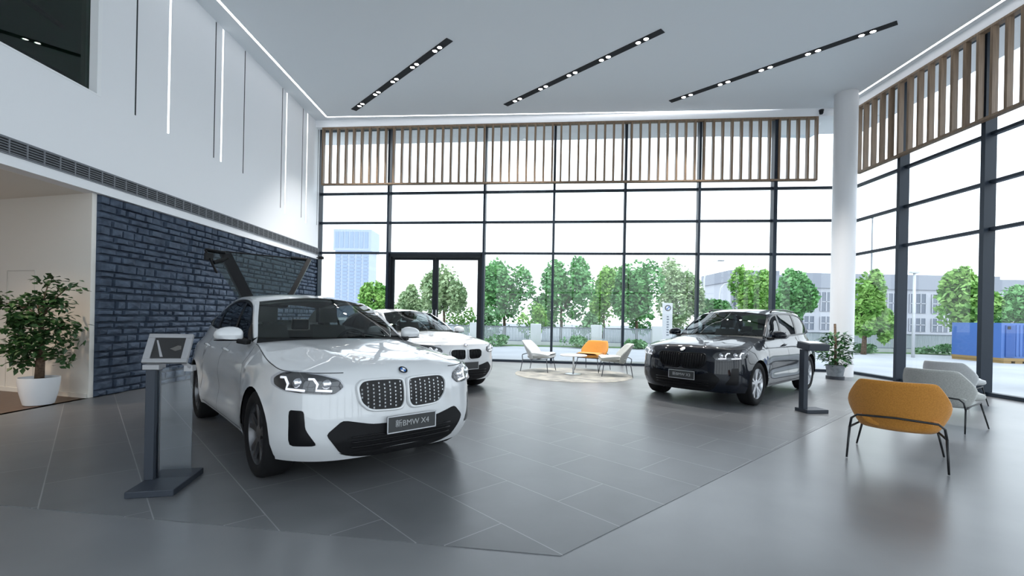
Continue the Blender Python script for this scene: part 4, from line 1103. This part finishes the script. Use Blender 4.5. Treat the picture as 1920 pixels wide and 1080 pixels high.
t = thing('potted_plant', (8.20, 11.62, 0), 0, 'leafy green plant in a grey pot before the white column', 'plant')
MB().lathe([(0,.07),(.17,.07),(.215,.36),(.20,.36),(.19,.31),(0,.30)], 28).build('pot','pot_grey',t,smooth=True,angle=.6); MB().lathe([(0,0),(.20,0),(.20,.075),(0,.075)],28).build('saucer','pot_base',t)
r = random.Random(5); st = MB(); st.tube([(0,0,.30),(.0,.0,.8),(-.03,.0,1.40)],[.035,.032,.028],10); lf = MB()
for i in range(420):
    z = r.uniform(.38, 1.16); w = .40*math.sin(PI*min(max((z-.22)/1.10,0),1))**.8 ; a = r.uniform(0,2*PI); q = r.uniform(.15,1)**.6*w
    p = Vector((q*math.cos(a), q*math.sin(a), z)); d = Vector((math.cos(a)+r.gauss(0,.4), math.sin(a)+r.gauss(0,.4), r.gauss(.15,.5)))
    leaf_quad(lf, p, d, Vector((0,0,1)), r.uniform(.11,.19), r.uniform(.06,.10))
st.build('moss_pole','bark',t,smooth=True); lf.build('foliage','leaf_deep',t,recalc=False)
# ================================================================ OUTDOORS
GZ = -.12
gr = struct('ground', 'pale paving and road outside the windows', 'ground')
MB().prism([(-60,15.6),(XR+.1,13.5),(XR+.1,YB-10),(60,YB-10),(60,24.6),(-60,24.6)], GZ-.2, GZ).build('pavement','pavement',gr)
MB().box((-60,24.6,GZ-.2),(80,30,GZ+.02)).build('verge','lawn',gr)
MB().box((-160,30,GZ-.2),(200,140,GZ-.02)).build('road','asphalt',gr)
def opx(px, D): return (px - 963) / FOCAL_PX * D       # across-distance of a sight line at depth D

# ---- low street fence with white pillars
FY = 25.8
t = thing('street_fence', (0, FY, GZ), 0, 'low white pillared fence with pale railing panels along the street', 'fence')
px = -9.0; xs = []
while px < 34: xs.append(px); px += 3.42
for x in xs:
    MB().box((x-.30,-.16,0),(x+.30,.16,1.22)).build('pillar','outdoor_white',t,bevel=.02)
for x in xs[:-1]:
    p = MB(); a, b_ = x+.30, x+3.12
    p.use('railing_grey'); p.box((a,-.03,1.0),(b_,.03,1.06)); p.box((a,-.03,.22),(b_,.03,.26))
    p.use('fence_panel')
    q = a + .10
    while q < b_ - .04: p.box((q-.028,-.012,.26),(q+.028,.012,1.0)); q += .085
    p.use('outdoor_white'); p.box((a,-.10,0),(b_,.10,.22))
    p.build('railing_panel','fence_panel',t)

# ---- trees
def crown_mesh(seed, w, h, n, leaf, lobes):
    r = random.Random(seed); mb = MB()
    L = [(0, 0, 0, 1.0)] + [(r.uniform(-.55,.55), r.uniform(-.5,.5), r.uniform(-.6,.62), r.uniform(.38,.62)) for _ in range(lobes)]
    for _ in range(n):
        cx, cy, cz, cr = r.choice(L)
        v = Vector((r.gauss(0,1), r.gauss(0,1), r.gauss(0,1))).normalized() * (r.uniform(.35,1)**.5)
        p = Vector(((cx + v.x*cr*.62)*w/2, (cy + v.y*cr*.62)*w/2, (cz*.8 + v.z*cr*.75)*h/2))
        taper = 1 - .35*max(p.z/(h/2), 0); p.x *= taper; p.y *= taper
        a = Vector((r.gauss(0,1), r.gauss(0,1), r.gauss(0,.6))).normalized(); b_ = a.cross(Vector((r.gauss(0,1), r.gauss(0,1), r.gauss(0,1)))).normalized()
        s = leaf*r.uniform(.6,1.2)
        mb.add([p - a*s, p + b_*s*.6, p + a*s, p - b_*s*.6], [(0,1,2,3)])
    return mb
def tree(px, D, y_top, y_bot, wpx, mat, label, seed, group='street trees', n=5600, trunk_to=None, leaf=.16):
    x = opx(px, D); hz = 597 + .02*(px-963)
    zt = 1.375 + (hz-y_top)*D/FOCAL_PX; zb = 1.375 + (hz-y_bot)*D/FOCAL_PX; w = wpx*D/FOCAL_PX
    t = thing('street_tree', (x, D, GZ), 0, label, 'tree', group)
    zc = (zt+zb)/2 - GZ - .10
    mb = crown_mesh(seed, w*1.62, (zt-zb)*1.5, n, leaf, 10); mb.v = [(p[0], p[1], p[2]+zc) for p in mb.v]
    mb.build('crown', mat, t, recalc=False)
    r = random.Random(seed+50); tr = MB()
    tr.tube([(0,0,0),(.04,0,zc*.3),(-.02,.03,zc*.7),(0,0,zc)], [.13,.10,.08,.05], 8)
    for _ in range(4):
        a = r.uniform(0,2*PI); tr.tube([(0,0,zc*.62),(.25*w*math.cos(a),.25*w*math.sin(a),zc*.95)], [.05,.02], 6)
    tr.build('trunk','bark',t,smooth=True)
T = [(703,34,528,592,56,'tree_leaf_fresh','bright green rounded tree outside, left of the glass door'),
     (770,40,540,592,46,'tree_leaf_pale','small pale olive tree seen through the left door leaf'),
     (832,33,495,586,74,'tree_leaf_pale','tall loose pale tree seen behind the middle of the glass door'),
     (945,31,491,604,88,'tree_leaf_green','dense green tree outside, first to the right of the glass door'),
     (1052,31,489,606,104,'tree_leaf_green','broad rounded green tree outside above the far armchairs'),
     (1132,37,512,606,66,'tree_leaf_fresh','fresh green tree outside above the far orange armchair'),
     (1193,31,490,607,82,'tree_leaf_green','tall pointed green tree outside, left of the white sign pylon'),
     (1268,37,494,608,80,'tree_leaf_pale','loose grey-green tree outside, directly behind the white sign pylon'),
     (1338,38,560,606,46,'tree_leaf_green','small round green tree outside behind the black car roof'),
     (1412,34,500,604,76,'tree_leaf_fresh','bright yellow-green tree outside behind the black car'),
     (1484,30,516,600,62,'tree_leaf_green','dark green tree outside, left of the white column'),
     (1620,23.5,514,624,56,'tree_leaf_fresh','slim green tree outside, just right of the white column'),
     (1803,23,512,616,80,'tree_leaf_fresh','fresh green tree outside between the two near right mullions'),
     (1893,29,540,612,64,'tree_leaf_green','green tree outside above the blue container')]
for i, (px, D, yt, yb, w, m_, lab) in enumerate(T): tree(px, D, yt, yb, w, m_, lab, 100+i)
# ---- rounded bushes behind the fence and shrubs before it
def bush(px, D, z0, w, h, mat, label, seed, group, n=700, leaf=.14):
    t = crown_mesh(seed, w, h, n, leaf, 7); t.v = [(p[0], p[1], p[2] + h*.42) for p in t.v]
    o = t.build('bush', mat, None, recalc=False); o.location = (opx(px, D), D, z0); tag(o, label, 'bush', group); return o
for i, (px, w, h, m_, lab) in enumerate([(866,3.6,3.6,'tree_leaf_fresh','wide bright bush seen through the right door leaf'),(912,2.9,2.9,'hedge_leaf','dull green bush behind the right edge of the glass door'),
      (995,2.8,3.2,'tree_leaf_fresh','fresh green bush between the two biggest street trees'),(1105,2.2,2.4,'hedge_leaf','dull green bush behind the fence above the far orange armchair')]):
    bush(px, (34.5, 28.2, 29.0, 28.2)[i], GZ, w, h, m_, lab, 300+i, 'bushes behind the fence')
for i, (px, w, h, lab) in enumerate([(930,2.2,.75,'low shrub at the fence foot beside the small white car'),(1075,2.6,.8,'low shrub at the fence foot behind the far orange armchair'),
      (1190,1.9,.7,'low shrub at the fence foot left of the black car'),(1628,1.7,.65,'low shrub at the fence foot right of the white column'),(1765,2.4,.75,'low shrub at the fence foot above the grey armchairs')]):
    bush(px, 24.4, GZ, w, h, 'hedge_leaf', lab, 330+i, 'shrubs along the fence', 450, .10)

# ---- white sign pylon with a round emblem
t = thing('sign_pylon', (opx(1251,23), 23, GZ), 0, 'slim white sign pylon with a round emblem outside the windows', 'sign')
MB().box((-.24,-.07,0),(.24,.07,2.42)).build('panel','outdoor_white',t,bevel=.015)
e = MB(); e.use('black_metal').lathe([(.0,-.085),(.15,-.085),(.15,-.07)],24,'Y',(0,0,2.17)); e.use('outdoor_white').lathe([(0,-.088),(.105,-.088)],24,'Y',(0,0,2.17))
for a0 in (0, PI):
    e.use('badge_blue'); e.add([(0,-.091,2.17)]+[(.09*math.cos(a0+PI/2*k/6),-.091,2.17+.09*math.sin(a0+PI/2*k/6)) for k in range(7)], [(0,k,k+1) for k in range(1,7)])
e.build('emblem','black_metal',t)
e = MB()
for i in range(8): MB().box((-.05,-.076,1.70-i*.13),(.05+.02*(i%2),-.069,1.76-i*.13)).build('letter','railing_grey',t)

# ---- lamp posts and poles
def lamp(px, D, ytop, arm, label):
    hz = 597 + .02*(px-963); z = 1.375+(hz-ytop)*D/FOCAL_PX - GZ; s = 1 if arm > 0 else -1; A = abs(arm)
    t = thing('street_lamp', (opx(px,D), D, GZ), 0, label, 'lamp', 'curved street lamps')
    MB().tube([(0,0,0),(0,0,z*.75),(s*.12*A,0,z*.9),(s*.5*A,0,z*.985),(s*A,0,z)], [.09,.07,.06,.05,.04], 8).build('pole','outdoor_white',t,smooth=True)
    MB().box((s*A-.3,-.12,z-.06),(s*A+.3,.12,z+.05)).build('lamp_head','railing_grey',t,bevel=.03)
lamp(1319, 45, 488, 1.6, 'tall curved street lamp outside behind the black car')
lamp(1348, 70, 530, 1.6, 'smaller, more distant curved street lamp behind the black car roof')
t = thing('flag_pole', (opx(1632,40), 40, GZ), 0, 'thin tall grey pole outside right of the white column', 'pole'); MB().tube([(0,0,0),(0,0,10.8)],[.09,.05],8).build('pole','railing_grey',t); MB().lathe([(0,.1),(.09,.05),(.09,0),(0,-.05)],10,c=(0,0,10.85)).build('finial','railing_grey',t)
t = thing('white_post', (opx(1713,22), 22, GZ), 0, 'slim white lamp post outside, just right of the nearer-left mullion', 'lamp'); MB().tube([(0,0,0),(0,0,4.1)],[.07,.055],10).build('pole','outdoor_white',t,smooth=True); MB().box((-.22,-.10,4.05),(.22,.10,4.15)).build('lamp_head','outdoor_white',t,bevel=.02)

# ---- blue site container
t = thing('site_container', (opx(1878,19.5), 19.5, GZ), 0, 'blue container with a darker blue door standing outside at the far right', 'container')
c = MB(); c.box((0,0,.22),(3.4,2.2,1.72))
for i in range(17): c.box((.62+i*.16,-.02,.30),(.70+i*.16,0,1.64))
c.build('body','container_blue',t); c = MB(); c.box((.16,-.04,.27),(.55,-.002,1.62)); dr = c.build('door','container_deep',t); MB().box((.22,-.06,1.45),(.34,-.04,1.58)).build('vent','groove_black',dr)
c = MB()
for i in range(7): c.box((.02+i*.48,-.10,0),(.34+i*.48,2.2,.10))
c.box((0,-.12,.10),(3.4,2.2,.22)); c.build('pallet','crate_ochre',t)

# ---- buildings beyond the street
def building(name, x0, x1, y, depth, z1, floors, bays, label, cat='building', wall='facade_pale', zwin=None):
    t = thing(name, (x0, y, GZ), 0, label, cat); w = x1-x0
    m_ = MB(); m_.box((0,0,0),(w,depth,z1)); m_.build('walls',wall,t)
    MB().box((-.3,-.3,z1-1.9),(w+.3,depth,z1+.1)).build('parapet','facade_roof',t)
    zs = zwin or [(1.0,3.0)]
    for z0, z2 in zs:
        for i in range(bays):
            a = w*(i+.14)/bays; b_ = w*(i+.86)/bays
            f = MB(); f.box((a,-.10,z0),(b_,-.002,z2)); wd = f.build('window','facade_window',t)
            q = MB(); n_ = 3
            for k in range(n_+1): q.box((a+(b_-a)*k/n_-.06,-.16,z0),(a+(b_-a)*k/n_+.06,-.10,z2))
            q.box((a,-.16,(z0+z2)/2-.05),(b_,-.10,(z0+z2)/2+.05)); q.build('glazing_bar','facade_pale',wd)
    return t
building('office_building', opx(1490,62), opx(1865,62), 62, 14, 8.35, 2, 9, 'long pale grey office building beyond the street on the right', zwin=[(.8,2.6),(3.3,5.9)])
building('office_building', opx(1369,80), opx(1455,80), 80, 12, 10.6, 2, 3, 'plain grey block farther off behind the yellow-green tree', zwin=[(1.0,3.0),(4.5,7.0)])
building('office_building', opx(1862,85), opx(2010,85), 85, 14, 10.4, 2, 4, 'distant grey block behind the blue container', zwin=[(1.0,3.5),(5.0,7.5)])
t = thing('high_rise', (opx(626,260), 260, GZ), 0, 'far high-rise tower in haze-tinted pale blue at the left end of the windows', 'building')
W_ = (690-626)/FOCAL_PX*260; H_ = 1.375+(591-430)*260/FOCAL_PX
MB().box((0,0,0),(W_,14,H_*.76)).build('lower_tower','tower_haze',t); MB().box((-.8,-.8,H_*.76),(W_+1.2,15,H_)).build('tower_crown','tower_haze',t)
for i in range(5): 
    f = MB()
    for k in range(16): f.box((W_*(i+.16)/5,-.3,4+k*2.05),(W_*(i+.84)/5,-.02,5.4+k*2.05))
    f.build('window_bay','tower_glass_haze',t)
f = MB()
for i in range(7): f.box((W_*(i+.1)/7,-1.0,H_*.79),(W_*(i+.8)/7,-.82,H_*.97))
f.build('crown_glazing','tower_glass_haze',t)
